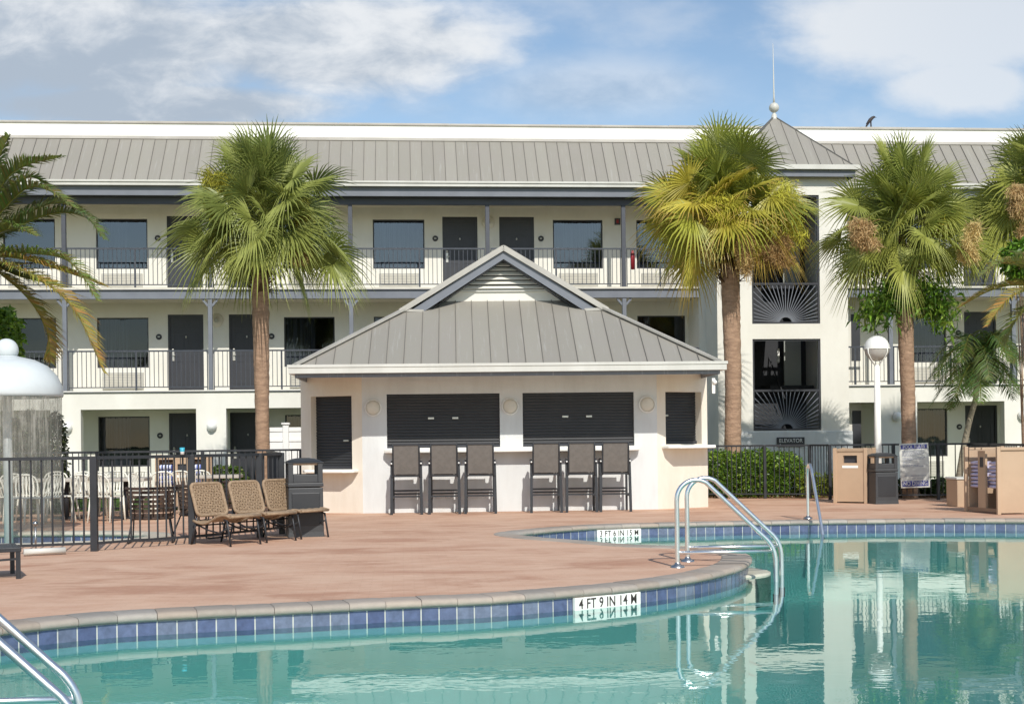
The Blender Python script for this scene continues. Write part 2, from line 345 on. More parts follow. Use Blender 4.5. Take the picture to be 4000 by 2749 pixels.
def text(name,body,size,m,parent,mw,sx=1,ext=.001,world=True,align='CENTER',space=1.0,bold=0):
    cu=bpy.data.curves.new(name,'FONT'); cu.body=body; cu.size=size; cu.extrude=ext; cu.align_x=align; cu.align_y='CENTER'; cu.space_character=space; cu.offset=bold
    t=bpy.data.objects.new('t',cu); C.objects.link(t); dg=bpy.context.evaluated_depsgraph_get(); me=bpy.data.meshes.new_from_object(t.evaluated_get(dg)); bpy.data.objects.remove(t)
    me.transform(mw@Matrix.Diagonal((sx,1,1,1)))
    if world and parent is not None: me.transform(Matrix.Translation(-wloc(parent)))
    me.materials.clear(); me.materials.append(m); me.name=name
    o=bpy.data.objects.new(name,me); C.objects.link(o); o.parent=parent; return o
FRONT=Matrix.Rotation(PI/2,4,'X')        # text standing up, read from -Y
def catmull(P,step,closed=True):
    n=len(P); out=[]
    for i in range(n if closed else n-1):
        p0,p1,p2,p3=[Vector(P[(i+k)%n]) if closed else Vector(P[max(0,min(n-1,i+k))]) for k in (-1,0,1,2)]
        L=(p2-p1).length; m=max(2,int(L/step))
        for j in range(m):
            t=j/m; out.append(.5*((2*p1)+(-p0+p2)*t+(2*p0-5*p1+4*p2-p3)*t*t+(-p0+3*p1-3*p2+p3)*t**3))
    return out
def resample(pts,step,closed=True):
    q=pts+[pts[0]] if closed else pts; L=[0]
    for a,b2 in zip(q,q[1:]): L.append(L[-1]+(b2-a).length)
    n=max(3,round(L[-1]/step)); out=[];j=0
    for i in range(n if closed else n+1):
        d=L[-1]*i/n
        while j<len(q)-2 and L[j+1]<d: j+=1
        t=(d-L[j])/max(1e-9,L[j+1]-L[j]); out.append(q[j].lerp(q[j+1],t))
    return out
def wall_holes(q,x0,x1,z0,z1,y,holes,depth=.1,T=lambda x,d,z:(x,d,z)):
    """front face of a wall at y with rectangular openings (ox0,ox1,oz0,oz1) and their reveals"""
    xs=sorted({x0,x1}|{h[0] for h in holes}|{h[1] for h in holes}); zs=sorted({z0,z1}|{h[2] for h in holes}|{h[3] for h in holes})
    xs=[x for x in xs if x0<=x<=x1]; zs=[z for z in zs if z0<=z<=z1]
    for a,c in zip(xs,xs[1:]):
        for e,g in zip(zs,zs[1:]):
            mx,mz=(a+c)/2,(e+g)/2
            if any(h[0]<mx<h[1] and h[2]<mz<h[3] for h in holes): continue
            q.face([T(a,y,e),T(c,y,e),T(c,y,g),T(a,y,g)])
    for h in holes:
        a,c,e,g=h[:4]; d=y+depth
        q.face([T(a,y,e),T(a,y,g),T(a,d,g),T(a,d,e)]); q.face([T(c,y,e),T(c,d,e),T(c,d,g),T(c,y,g)])
        q.face([T(a,y,g),T(c,y,g),T(c,d,g),T(a,d,g)]); q.face([T(a,y,e),T(a,d,e),T(c,d,e),T(c,y,e)])
# ================================================================ SETTING
def sheet(name,polys,z,m,kind='structure'):
    pl=[[Vector((p[0],p[1],0)) for p in q] for q in polys]; tri=tessellate_polygon(pl); vs=[(v.x,v.y,z) for q in pl for v in q]
    me=bpy.data.meshes.new(name); me.from_pydata(vs,[],[tuple(t) for t in tri]); bm=bmesh.new(); bm.from_mesh(me)
    bmesh.ops.recalc_face_normals(bm,faces=bm.faces)
    if sum(f.normal.z for f in bm.faces)<0: bmesh.ops.reverse_faces(bm,faces=bm.faces)
    bm.to_mesh(me); bm.free(); me.materials.append(m); o=bpy.data.objects.new(name,me); C.objects.link(o); o['kind']=kind; return o
POOL=[(-2.95,9.98),(-2.37,10.45),(-1.735,10.66),(-.81,10.87),(-.07,11.05),(.70,11.2),(1.46,11.55),(2.146,11.95),(2.83,12.58),(3.42,13.42),(3.77,14.3),(3.86,15.0),(3.54,15.92),(2.85,16.42),(2.3,17.3),(1.84,17.95),(1.57,18.62),(1.72,19.05),(2.296,19.72),(2.945,20.12),(3.70,20.33),(4.58,20.40),(5.48,20.48),(7.76,20.39),(9.62,19.88),(11.8,18.8),(13.4,16.3),(13.6,12.),(12.2,7.5),(8.5,4.2),(4.,3.),(-.6,3.),(-2.2,3.8),(-2.75,5.2),(-2.55,6.6),(-2.62,7.7),(-3.05,8.6),(-3.22,9.4)]
pool=resample(catmull([(x,y,0) for x,y in POOL],.05),.0507)     # runs clockwise seen from above
WADE=[(-6.4+2.75*math.cos(a),19.65+1.15*math.sin(a)+.12*math.sin(2*a)) for a in [2*PI*i/14 for i in range(14)]][::-1]
wade=resample(catmull([(x,y,0) for x,y in WADE],.05),.0507)
def area(P): return sum(a.x*b2.y-b2.x*a.y for a,b2 in zip(P,P[1:]+P[:1]))/2
def norms(P):
    s=1 if area(P)>0 else -1; n=len(P); out=[]
    for i in range(n):
        d=(P[(i+2)%n]-P[(i-2)%n]).normalized(); out.append(Vector((d.y,-d.x,0))*s)   # points out of the water
    return out
def offset(P,d): return [p+q*d for p,q in zip(P,norms(P))]
sheet('ground',[[(-400,-400),(400,-400),(400,600),(-400,600)],offset(pool,.2)[::4],offset(wade,.2)[::4]],-.035,m_grass)
DECK=[(-16,-4),(17,-4),(17,20),(12.4,22.5),(11.9,26.9),(9.1,27.9),(7.4,28.6),(6.4,29.9),(-2.2,29.9),(-3.2,27.6),(-16,26.3)]
sheet('pool_deck',[DECK,offset(pool,.25)[::3],offset(wade,.25)[::3]],0,m_deck)
sheet('mulch_bed',[[(6.3,28.7),(7.6,28.4),(9.2,27.7),(12,26.8),(17,23),(17.5,30.5),(6.3,31.5)]],-.012,m_mulch)
sheet('hotel_walkway',[[(-24,33.9),(26,33.9),(26,35.5),(-24,35.5)]],.0,m_floor)
def ring(P,prof,name,m,pitch=.305,seed=1,base=(.375,.325,.275)):
    rnd=random.Random(seed); q=MB(); q.smooth=True; nn=norms(P); n=len(P); k=round(pitch/.0507)
    for s0 in range(0,n,k):
        t=rnd.uniform(.88,1.1); w=rnd.uniform(-.02,.02); q.k=tuple(c*t+w*j for c,j in zip(base,(1,0,-.6))); e=min(k,n-s0); dz=rnd.uniform(-.0025,.0025); dd=rnd.uniform(-.004,.004); rows=[]
        for j in range(e+1):
            i=(s0+j)%n; tt=.04 if j==0 else (e-.04 if j==e else j); i0=(s0+int(tt))%n; fr=tt-int(tt); p=P[i0].lerp(P[(i0+1)%n],fr); nv=nn[i0].lerp(nn[(i0+1)%n],fr).normalized()
            sh=.0035 if j in (0,e) else 0
            rows.append([p+nv*(d+dd+(sh if d<.1 else 0))+Vector((0,0,z+dz-sh*.7)) for d,z in prof])
        m_=len(prof); q.quads([v for r in rows for v in r],[(a*m_+b3,a*m_+b3+1,(a+1)*m_+b3+1,(a+1)*m_+b3) for a in range(e) for b3 in range(m_-1)],True)
        for r in (rows[0],rows[-1]): q.quads(r,[tuple(range(m_))],False)
    return q.build(name,m,None,col=True)
COP=[(.03,-.055),(-.02,-.055),(-.042,-.04),(-.047,-.02),(-.038,.0),(-.015,.011),(.02,.014),(.27,.012),(.29,.004),(.29,-.02)]
o=ring(pool,COP,'pool_coping',m_stone); o['kind']='structure'
o=ring(wade,COP,'wading_pool_coping',m_stone,seed=5,base=(.52,.48,.40)); o['kind']='structure'
def basin(P,name,floor,seed,wz):
    q=MB(); n=len(P); Q=P[::2]
    top=[p+Vector((0,0,-.05)) for p in Q]
    lo=[p+Vector((0,0,-.21)) for p in Q]; bt=[p+Vector((0,0,floor)) for p in Q]; k=len(Q)
    g=MB()
    for i in range(k):
        j=(i+1)%k; g.face([top[i],top[j],lo[j],lo[i]]); q.face([lo[i],lo[j],bt[j],bt[i]])
    g.build(name+'_grout_band',m_grout)['kind']='structure'
    q.build(name+'_basin_wall',m_plaster)['kind']='structure'
    sheet(name+'_basin_floor',[bt],floor,m_plaster)
    rnd=random.Random(seed); t=MB(); nn=norms(P); s0=0
    while s0+3<=n:
        u=rnd.random(); wth=rnd.random()**2; base=Vector((.065,.085,.18)).lerp(Vector((.10,.13,.235)),u).lerp(Vector((.22,.25,.30)),wth*.55); t.k=tuple(base)
        a=s0+.10; c=s0+2.90; pts=[]
        for s in (a,s0+1,s0+2,c):
            i0=int(s)%n; fr=s-int(s); p=P[i0].lerp(P[(i0+1)%n],fr)-nn[i0]*.004; pts.append(p)
        for p1,p2 in zip(pts,pts[1:]): t.face([p1+Vector((0,0,-.059)),p2+Vector((0,0,-.059)),p2+Vector((0,0,-.203)),p1+Vector((0,0,-.203))])
        s0+=3
    t.build(name+'_tile_band',m_tile,None,col=True)['kind']='structure'
    w=sheet(name+'_water',[P[::3]],wz,m_water); return w
basin(pool,'pool',-1.25,3,-.165); basin(wade,'wading_pool',-.5,4,-.17)
def marker(a,c,label,body):
    a=Vector(a);c=Vector(c); d=(c-a).normalized(); nrm=Vector((d.y,-d.x,0)); mid=(a+c)/2; w=(c-a).length
    M=Matrix((( d.x,0,-d.y if False else nrm.x,mid.x+nrm.x*.042),(d.y,0,nrm.y,mid.y+nrm.y*.042),(0,1,0,-.127),(0,0,0,1)))
    t=thing('depth_marker_tile',label,'depth marker',tuple(M.translation)); q=MB()
    q.box(-w/2,w/2,-.074,.070,-.03,0,M); q.build('tile_panel',m_white,t)
    text('depth_lettering',body,.125,m_ink,t,M@Matrix.Translation((0,.010,.004)),sx=.80,bold=.0012,space=1.06)
marker((1.47,11.555,0),(2.12,11.935,0),'white tile depth marker reading 4 FT 9 IN 14 M on the near pool edge','4 FT 9 IN 14 M')
marker((2.945,20.12,0),(3.66,20.335,0),'white depth marker reading 3 FT 6 IN 15 M across the far bay','3 FT 6 IN 15 M')
# pale ledge at the tip of the deck
q=MB(); q.smooth=True; L=[]
for i in range(25):
    a=R(-100+200*i/24); L.append((3.42+.62*math.cos(a)+.0,14.42+.55*math.sin(a)))
for (sc,z0,z1) in ((1,-.145,-.16),):
    top=[Vector((3.42+(x-3.42)*.96,14.42+(y-14.42)*.96,-.140)) for x,y in L]; e1=[Vector((x,y,-.150)) for x,y in L]; e2=[Vector((x,y,-.5)) for x,y in L]
    q.quads(top,[tuple(range(len(top)))],False); n_=len(L)
    q.quads(top+e1+e2,[(i,i+1,n_+i+1,n_+i) for i in range(n_-1)]+[(n_+i,n_+i+1,2*n_+i+1,2*n_+i) for i in range(n_-1)])
q.build('pool_step',m_ledge)['kind']='structure'
# white depth letters cast in the coping
for (x,y) in ((3.3,15.1),(3.52,15.1)):
    q=MB(); q.bar((x,y-.05,.016),(x+.05,y+.05,.016),.02,.004); q.bar((x+.05,y+.05,.016),(x+.07,y-.03,.016),.015,.004); tag(q.build('coping_mark',m_txtw),'%s of two small white marks painted on the coping tip'%('left' if x<3.4 else 'right'),'painted mark',group='white marks on the coping tip')

# ================================================================ HOTEL
YC,YW=35.6,37.0
F=(.05,2.75,5.45)
posts=[-8.78-3.72*k for k in (3,2,1)]+[-8.78,-5.02,-1.31,2.36,6.06]
wins=[(-10.73,-9.35),(-8.26,-6.88),(-3.21,-1.82),(-.74,.69),(4.29,5.70),(6.66,8.03)]
doors=[(-6.36,-5.40),(-4.71,-3.75),(1.19,2.17),(2.78,3.76)]
wins=[(-15.7,-14.3),(-18.1,-16.7)]+wins; doors=[(-12.15,-11.19),(-13.8,-12.84)]+doors
plates=[-6.60,-3.55,.99,3.95,8.36,-11.0,-12.6]
RX0,RX1=11.5,26.
rposts=[13.485,17.0,20.7,24.4]; rwins=[(14.3,15.65),(17.9,19.2),(22.9,24.2)]; rdoors=[(16.18,17.14),(20.,21.),(21.3,22.3)]; rplates=[16.0,19.6]
H=thing('hotel_building','three-storey cream motel block with grey metal mansard roof and railed open walkways','hotel',(0,36,0))
q=MB()
holes=[]
for f in F:
    for a,c in wins+rwins: holes.append((a,c,f+.68,f+2.05,0))
    for a,c in doors+rdoors: holes.append((a,c,f,f+2.13,1))
wall_holes(q,-24,26,-.1,8.0,YW,holes,.12)
q.face([(-24,YW,-.1),(-24,45,-.1),(-24,45,9),(-24,YW,9)]); q.face([(26,YW,-.1),(26,45,-.1),(26,45,9),(26,YW,9)])
q.face([(-24,45,-.1),(26,45,-.1),(26,45,9),(-24,45,9)]); q.build('back_wall',m_stucco,H)
q=MB(); q.box(-23.9,25.9,38.3,38.35,-.1,9); q.build('dark_room_backdrop',m_inter,H)  # added dark plane standing for the unlit rooms behind the windows
# shaded return walls by the tower
q=MB(); q.box(8.12,8.45,35.62,37,-.1,7.7); q.box(8.45,8.52,36.4,37,-.1,7.7); q.box(8.30,8.66,34.3,36.2,-.1,8.0); q.box(11.6,12.85,36.3,36.998,-.1,7.7)
q.build('return_wall',m_stucco,H)
for f in F: bx('narrow_window',m_dark,H,12.6,12.852,36.285,36.5,f+.7,f+2.0)
# ground floor arcade
q=MB(); gh=[]
P_=posts+[9.9]
for a,c in zip(posts,posts[1:]): gh.append((a+.39,c-.39,-.1,2.26))
gh.append((6.06+.39,8.10,-.1,2.26))
wall_holes(q,-20,8.12,-.1,2.75,YC,[h for h in gh if h[0]>-20],.28); q.build('arcade_wall',m_stucco,H)
q=MB(); rh=[(11.9,13.08,-.1,2.26),(14.2,16.7,-.1,2.26),(17.6,20.3,-.1,2.26),(21.1,24,-.1,2.26)]
wall_holes(q,11.6,26,-.1,2.75,YC,rh,.28); q.build('arcade_wall',m_stucco,H)
# floors, ceilings, beams
for (a,c) in ((-20,8.115),(11.6,26)):
    q=MB(); q.box(a,c,YC+.29,YW-.002,2.27,2.748); q.build('floor_slab',m_ceil,H)
    q=MB(); q.box(a,c,YC+.12,YW-.002,5.19,5.448); q.build('floor_slab',m_ceil,H)
    q=MB(); q.box(a,c,YC+.12,YW-.002,7.84,7.95); q.build('walkway_ceiling',m_ceil,H)
    q=MB(); q.box(a,c,YC-.02,YC+.118,5.16,5.40); q.build('floor_beam',m_bluel,H)
    q=MB(); q.box(a,c,YC-.05,YC+.1,5.402,5.45); q.build('slab_edge',m_offw,H)
    q=MB(); q.box(a,c,YC-.06,YC-.025,5.375,5.40); q.box(a,c,YC-.045,YC+.0,2.70,2.72); q.build('drip_edge',m_blue,H)
    q=MB(); q.box(a,c,YC-.02,YC+.118,7.66,7.84); q.build('roof_beam',m_blue,H)
for x in posts+rposts:
    for z0,z1 in ((2.75,5.16),(5.45,7.66)):
        q=MB(); q.box(x-.055,x+.055,YC,YC+.11,z0,z1)
        if z1<6:
            for s in (-1,1):
                q.bar((x+s*.05,YC+.055,z1-.19),(x+s*.19,YC+.055,z1-.02),.06)
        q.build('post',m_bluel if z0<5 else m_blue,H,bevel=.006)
# roof
for (a,c) in ((-20,10.0),(10.0,26)):
    q=MB(); q.face([(a,35.32,8.2),(c,35.32,8.2),(c,36.6,9.6),(a,36.6,9.6)]); q.face([(a,35.32,8.2),(a,36.6,8.2),(a,36.6,9.6)]); rf=q.build('mansard_roof',m_roof,H)
    q=MB(); x=math.ceil(a/.3125)*.3125
    while x<c: q.bar((x,35.32,8.214),(x,36.6,9.614),.013,.026,up=(0,-.74,.67)); x+=.3125
    q.build('roof_seam',m_seam,rf)
    q=MB(); q.box(a,c,36.56,36.66,9.59,9.645); q.box(a,c,36.64,36.78,9.62,9.69); q.build('roof_flashing',m_coping,H)
    q=MB(); q.box(a,c,36.7,37.1,9.66,10.03); q.build('parapet',m_white,H)
    q=MB(); x=a
    rnd=random.Random(9)
    while x<c-.1: q.box(x+.01,min(c,x+3.05),36.66,37.16,10.032+rnd.uniform(0,.006),10.095+rnd.uniform(-.004,.006)); x+=3.06
    q.box(a,c,36.665,37.15,10.03,10.085); q.build('parapet_cap',m_coping,H,bevel=.01)
    q=MB(); q.box(a,c,35.20,35.32,8.08,8.21); q.box(a,c,35.17,35.2,8.165,8.215); q.build('gutter',m_gutter,H)
    q=MB(); q.box(a,c,35.33,35.36,7.84,8.13); q.build('fascia',m_bluel,H)
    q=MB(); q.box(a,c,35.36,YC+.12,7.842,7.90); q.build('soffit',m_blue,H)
bx('roof_deck',m_coping,H,-20,26,37.1,45,9.5,9.62)
# railings
def hotel_rail(x0,x1,f):
    q=MB(); n=max(2,round((x1-x0)/.118)); y=YC+.05
    q.box(x0,x1,y-.025,y+.025,f+1.02,f+1.06); q.box(x0,x1,y-.012,y+.012,f+.075,f+.10)
    for i in range(n+1):
        x=x0+(x1-x0)*i/n; big=i in (0,n,n//2); w=.022 if big else .008
        q.box(max(x0,x-w),min(x1,x+w),y-w,y+w,f+(.0 if big else .08),f+1.02)
    q.build('walkway_railing',m_rail,H)
for f in F[1:]:
    for a,c in list(zip(posts,posts[1:]))+[(6.06,8.18)]+list(zip(rposts,rposts[1:])): 
        if a>-17: hotel_rail(a+.075,c-.075 if c not in (8.18,) else 8.1,f)
    hotel_rail(11.65,13.41,f)
# windows, doors and small fittings
def window(a,c,z0,z1,top):
    q=MB(); t=.035; y=YW+.05
    q.box(a,c,y,y+.05,z1-t,z1); q.box(a,c,y,y+.05,z0,z0+t); q.box(a,a+t,y,y+.05,z0+t,z1-t); q.box(c-t,c,y,y+.05,z0+t,z1-t); w=q.build('window',m_dark,H)
    q=MB(); q.face([(a+t,y+.02,z0+t),(c-t,y+.02,z0+t),(c-t,y+.02,z1-t),(a+t,y+.02,z1-t)]); q.build('pane',m_glass if top else m_glassd,w)
    q=MB(); q.smooth=True; rnd=random.Random(int(a*100)); n=int((c-a)/.03); vs=[]
    for i in range(n+1):
        x=a+.01+(c-a-.02)*i/n; yy=y+.13+.018*math.sin(i*1.25+rnd.uniform(-.5,.5)); vs+=[(x,yy,z0),(x,yy,z1)]
    lo,hi=((0,n),(0,int(n*.62)),(int(n*.35),n),(0,n),(0,int(n*.3)))[rnd.randrange(5)]
    q.quads(vs,[(2*i,2*i+2,2*i+3,2*i+1) for i in range(lo,hi)]); q.build('curtain',m_curt,w)
def door(a,c,z0,z1,side,top):
    q=MB(); y=YW+.045; t=.05
    q.box(a,a+t,y-.015,y+.05,z0,z1); q.box(c-t,c,y-.015,y+.05,z0,z1); q.box(a+t,c-t,y-.015,y+.05,z1-t,z1); q.box(a+t,c-t,y+.02,y+.06,z0+.01,z1-t)
    w=(c-a-2*t)
    for fx in (.12,.56):
        for (p0,p1) in ((.10,.40),(.46,.76),(.82,.92)):
            xa=a+t+w*fx; xb=xa+w*.32; za=z0+(z1-z0)*p0; zb=z0+(z1-z0)*p1
            for (g,h2,e,f2) in ((xa,xb,za,za+.02),(xa,xb,zb-.02,zb),(xa,xa+.02,za+.02,zb-.02),(xb-.02,xb,za+.02,zb-.02)): q.box(g,h2,y+.011,y+.02,e,f2)
    d=q.build('door',m_dark,H)
    hx=a+t+.075 if side<0 else c-t-.075
    q=MB(); q.box(hx-.035,hx+.035,y-.004,y+.02,z0+.86,z0+1.13); q.ball((hx,y+.0,z0+1.17),.035,10,6); q.bar((hx-.02,y-.04,z0+1.02),(hx+.06,y-.04,z0+1.02),.02); q.build('door_handle',m_handle,d,bevel=.004)
    q=MB(); q.ball(((a+c)/2,y+.02,z0+1.52),.022,8,5,(1,.4,1.5)); q.build('peephole',m_handle,d)
for fi,f in enumerate(F):
    for a,c in wins+rwins:
        if a<-16 or a>22: continue
        window(a,c,f+.68,f+2.05,fi==2)
        q=MB(); m_=(a+c)/2; q.box(m_-.55,m_+.55,YW-.05,YW+.0,f+.10,f+.55); q.build('air_conditioner',m_ac,H,bevel=.008)
        ac=H.children[-1] if False else None
        q=MB()
        for k in range(9): q.box(m_-.50,m_+.50,YW-.058,YW-.052,f+.14+k*.044,f+.155+k*.044)
        q.build('grille_louvre',m_offw,bpy.data.objects[[o.name for o in bpy.data.objects if o.name.startswith('air_conditioner')][-1]])
    for i,(a,c) in enumerate(doors+rdoors):
        door(a,c,f,f+2.13,-1,fi==2)
    for x in plates+rplates:
        q=MB(); q.lathe([(0,.0),(.075,.0),(.08,.01),(.08,.03)],(x,YW-.03,f+1.52),16,'y'); q.build('room_number_plate',m_dark,H)
        q=MB(); q.box(x-.03,x+.03,YW-.034,YW-.030,f+1.50,f+1.54); q.build('room_number_text',m_ac,H)
for x,z in ((2.47,7.42),(-5.05+.02,4.72),(-12.5,7.42),(-12.5,4.72)):
    q=MB(); q.lathe([(.06,-.02),(.06,.0),(.16,.02),(.185,.05),(.17,.10)],(x,YW-.1,z),20,'y'); q.lathe([(0,-.03),(.075,-.02),(.08,.02)],(x,YW-.07,z),16,'y'); q.build('wall_light',m_offw,H)
for x in (-5.0,-8.73,-12.45,-1.31,2.36,13.62,17.2):
    q=MB(); q.lathe([(0,-.14),(.05,-.13),(.10,-.09),(.13,-.03),(.135,.02),(.12,.05),(.05,.06)],(x,YC-.055,1.79 if x<9 else 1.86),20,'y'); q.build('bulkhead_light',m_lamp,H)
q=MB(); q.box(6.04,6.20,YW-.04,YW,7.36,7.54); q.build('alarm_panel',m_dark,H)
q=MB(); q.box(6.09,6.15,YW-.045,YW-.04,7.40,7.50); q.build('alarm_light',m_red,H)
q=MB(); q.lathe([(.0,0),(.06,.01),(.065,.42),(.03,.47),(.03,.52)],(6.34,YC+.25,5.95),14); q.build('fire_extinguisher',m_red,H)

# ---------------------------------------------------------------- stair tower
TX0,TX1,TY=8.67,11.55,33.5
T=thing('elevator_tower','cream stair and elevator tower with sunburst railings and a pointed metal roof','tower',(10.1,34.9,0))
q=MB(); OP=[(9.02,10.81,1.50,3.86),(9.02,10.81,4.25,7.57)]
wall_holes(q,TX0,TX1,-.1,8.1,TY,OP,.3)
for x in (TX0,TX1): q.face([(x,TY,-.1),(x,36.3,-.1),(x,36.3,8.1),(x,TY,8.1)])
q.box(TX0,TX0+.25,TY+.3,36.3,-.1,8.1); q.box(TX1-.35,TX1,TY+.3,36.3,-.1,8.1)
q.build('tower_wall',m_stucco,T)
q=MB(); q.box(TX0-.06,TX1+.07,TY-.07,TY-.001,-.1,1.47); q.build('tower_plinth',m_stucco2,T,bevel=.015)
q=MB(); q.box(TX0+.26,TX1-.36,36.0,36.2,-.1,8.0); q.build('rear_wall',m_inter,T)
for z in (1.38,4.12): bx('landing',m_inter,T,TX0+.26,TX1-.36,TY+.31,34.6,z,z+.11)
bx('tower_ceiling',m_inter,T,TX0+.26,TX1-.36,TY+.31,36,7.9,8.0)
for z in (2.75,5.45): bx('inner_door',m_intl,T,10.45,10.92,35.55,35.6,z-.02,z+1.3)
for z in (2.75,5.45):
    q=MB(); q.box(9.9,11.1,35.0,36,z-.12,z-.03); q.build('inner_landing',m_inter,T)
for z,s in ((1.5,1),(4.25,1)):
    q=MB()
    q.bar((9.55,34.5,z-.05),(9.55,36,z+1.15),1.25,.16)
    for k in range(8): q.box(8.95,10.17,34.55+k*.18,34.75+k*.18,z+.02+.145*k,z+.16+.145*k)
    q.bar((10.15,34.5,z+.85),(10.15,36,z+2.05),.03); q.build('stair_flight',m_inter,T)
for x,y,z in ((10.25,35.4,3.62),(9.85,35,6.5)):
    q=MB(); q.box(x-.03,x+.03,y,y+.06,z-.22,z+.12); q.ball((x,y+.03,z-.2),.05,10,6,(1,1,1.4)); q.build('hanging_lamp',m_lamp,T)
for (a,c,z0,z1) in OP:
    zr=z0+1.05; q=MB(); y=TY+.06
    q.box(a,a+.05,y-.025,y+.025,z0,z1); q.box(c-.05,c,y-.025,y+.025,z0,z1); q.box(a+.05,c-.05,y-.025,y+.025,z0,z0+.05); q.box(a+.05,c-.05,y-.025,y+.025,z1-.05,z1)
    q.box(a+.05,c-.05,y-.03,y+.03,zr-.045,zr+.01); fr=q.build('opening_frame',m_dark,T)
    q=MB(); cx=(a+c)/2; zb=z0+.05
    arc=[(cx+.16*math.cos(R(180*i/12)),y,zb+.13*math.sin(R(180*i/12))) for i in range(13)]; q.tube(arc,.012,6)
    for i in range(27):
        an=R(3+174*i/26); dx,dz=math.cos(an),math.sin(an); tx=(c-.05-cx)/abs(dx) if abs(dx)>1e-4 else 9; tz=(zr-.045-zb)/dz if dz>1e-3 else 9; t=min(tx,tz)
        q.bar((cx+.17*dx,y,zb+.14*dz),(cx+t*dx,y,zb+t*dz),.018,.022,up=(0,1,0))
    q.build('sunburst_railing',m_bluel,fr)
# pyramid roof, gutter, ball finial with spike
ex0,ex1,ey0,ey1=8.42,11.70,33.25,36.55; ap=(10.06,34.9,9.93)
q=MB(); cs=[(ex0,ey0,8.26),(ex1,ey0,8.26),(ex1,ey1,8.26),(ex0,ey1,8.26)]
for i in range(4): q.face([cs[i],cs[(i+1)%4],ap])
rf=q.build('tower_roof',m_roof,T)
q=MB()
for i in range(4): q.bar(cs[i],ap,.04,.04)
x=ex0+.2
while x<ex1:
    t=1-abs(x-10.06)/1.64
    if t>.05: q.bar((x,ey0,8.265),(x,ey0+1.65*t,8.265+1.67*t),.010,.022)
    x+=.3125
q.build('roof_seam',m_seam,rf)
q=MB(); q.box(ex0-.1,ex1+.1,ey0-.1,ey0,8.17,8.29); q.box(ex1,ex1+.1,ey0,ey1,8.17,8.29); q.box(ex0-.1,ex0,ey0,ey1,8.17,8.29); q.build('gutter',m_gutter,T)
q=MB(); q.box(ex0,ex1,ey0,ey0+.03,8.0,8.2); q.box(ex0,ex0+.03,ey0+.03,ey1,8.0,8.2); q.box(ex1-.03,ex1,ey0+.03,ey1,8.0,8.2); q.build('fascia',m_bluel,T)
bx('soffit',m_blue,T,ex0+.03,ex1-.03,ey0+.03,ey1,8.10,8.14)
q=MB(); q.lathe([(.09,9.85),(.07,9.97),(.035,10.03),(.04,10.06)],(10.06,34.9,0),14); q.build('finial_base',m_gutter,T)
q=MB(); q.ball((10.06,34.9,10.17),.135,22,14); q.build('finial_ball',m_bluel if False else m_gutter,T)
q=MB(); q.tube([(10.06,34.9,10.3),(10.06,34.9,10.45),(10.05,34.9,11.9)],[.03,.022,.006],8); q.build('finial_spike',m_gutter,T)
# ELEVATOR sign
S=thing('elevator_sign','small black sign reading ELEVATOR with a white arrow, on the pale tower plinth','sign',(9.95,TY-.1,1.28))
bx('sign_board',m_black,S,9.60,10.33,TY-.11,TY-.075,1.08,1.325,bevel=.006)
text('sign_lettering','ELEVATOR',.140,m_txtw,S,Matrix.Translation((9.965,TY-.114,1.235))@FRONT,sx=.92)
q=MB(); q.bar((9.66,TY-.114,1.125),(10.28,TY-.114,1.125),.022,.006,up=(0,1,0)); q.bar((9.65,TY-.114,1.125),(9.70,TY-.114,1.15),.016,.006,up=(0,1,0)); q.bar((9.65,TY-.114,1.125),(9.70,TY-.114,1.10),.016,.006,up=(0,1,0)); q.build('arrow',m_txtw,S)
# bird on the parapet
q=MB(); q.smooth=True
q.tube([(13.30,36.85,10.22),(13.36,36.85,10.27),(13.42,36.85,10.34),(13.48,36.85,10.40),(13.53,36.85,10.425),(13.56,36.85,10.42)],[.012,.04,.055,.045,.034,.02],10)
q.tube([(13.555,36.85,10.42),(13.61,36.85,10.41)],[.012,.003],6); q.tube([(13.40,36.86,10.31),(13.33,36.86,10.20),(13.27,36.86,10.10)],[.035,.03,.012],6)
q.tube([(13.42,36.84,10.28),(13.43,36.84,10.10)],[.014,.01],6); q.tube([(13.45,36.87,10.30),(13.46,36.87,10.10)],[.014,.01],6)
tag(q.build('bird',m_bird),'dark bird perched on the parapet cap to the right of the tower roof','bird')

# ================================================================ POOL BAR KIOSK  (local axes, turned slightly)
KR=-.04; KO=Vector((2.03,24.8,0))
K=thing('pool_bar_kiosk','low cream pool bar with a grey metal roof, louvred gable and closed dark shutters','kiosk',tuple(KO),KR)
def kb(q,name,m,parent=K,bevel=0,col=False): return q.build(name,m,parent,world=False,bevel=bevel,col=col)
HW=2.77; CX_,CY_=3.83,.56; PL=math.hypot(CX_-HW,CY_); pang=math.atan2(CY_,CX_-HW); ZT=2.56; CL_=3.97; PLL=math.hypot(CL_-HW,CY_); pangl=math.atan2(CY_,CL_-HW)
q=MB(); wall_holes(q,-HW,HW,-.05,ZT,0,[(-2.31,-.195,1.20,2.215),(.235,2.335,1.20,2.215)],.14); kb(q,'front_wall',m_stucco2)
def TR(x,d,z):   # right angled panel: x runs outwards along it, d into the wall
    return (HW+x*math.cos(pang)-d*math.sin(pang), x*math.sin(pang)+d*math.cos(pang), z)
def TL(x,d,z): return (-(HW+x*math.cos(pangl)-d*math.sin(pangl)), x*math.sin(pangl)+d*math.cos(pangl), z)
q=MB(); wall_holes(q,0,PL,-.05,ZT,0,[(.20,1.06,1.22,2.215)],.24,TR)
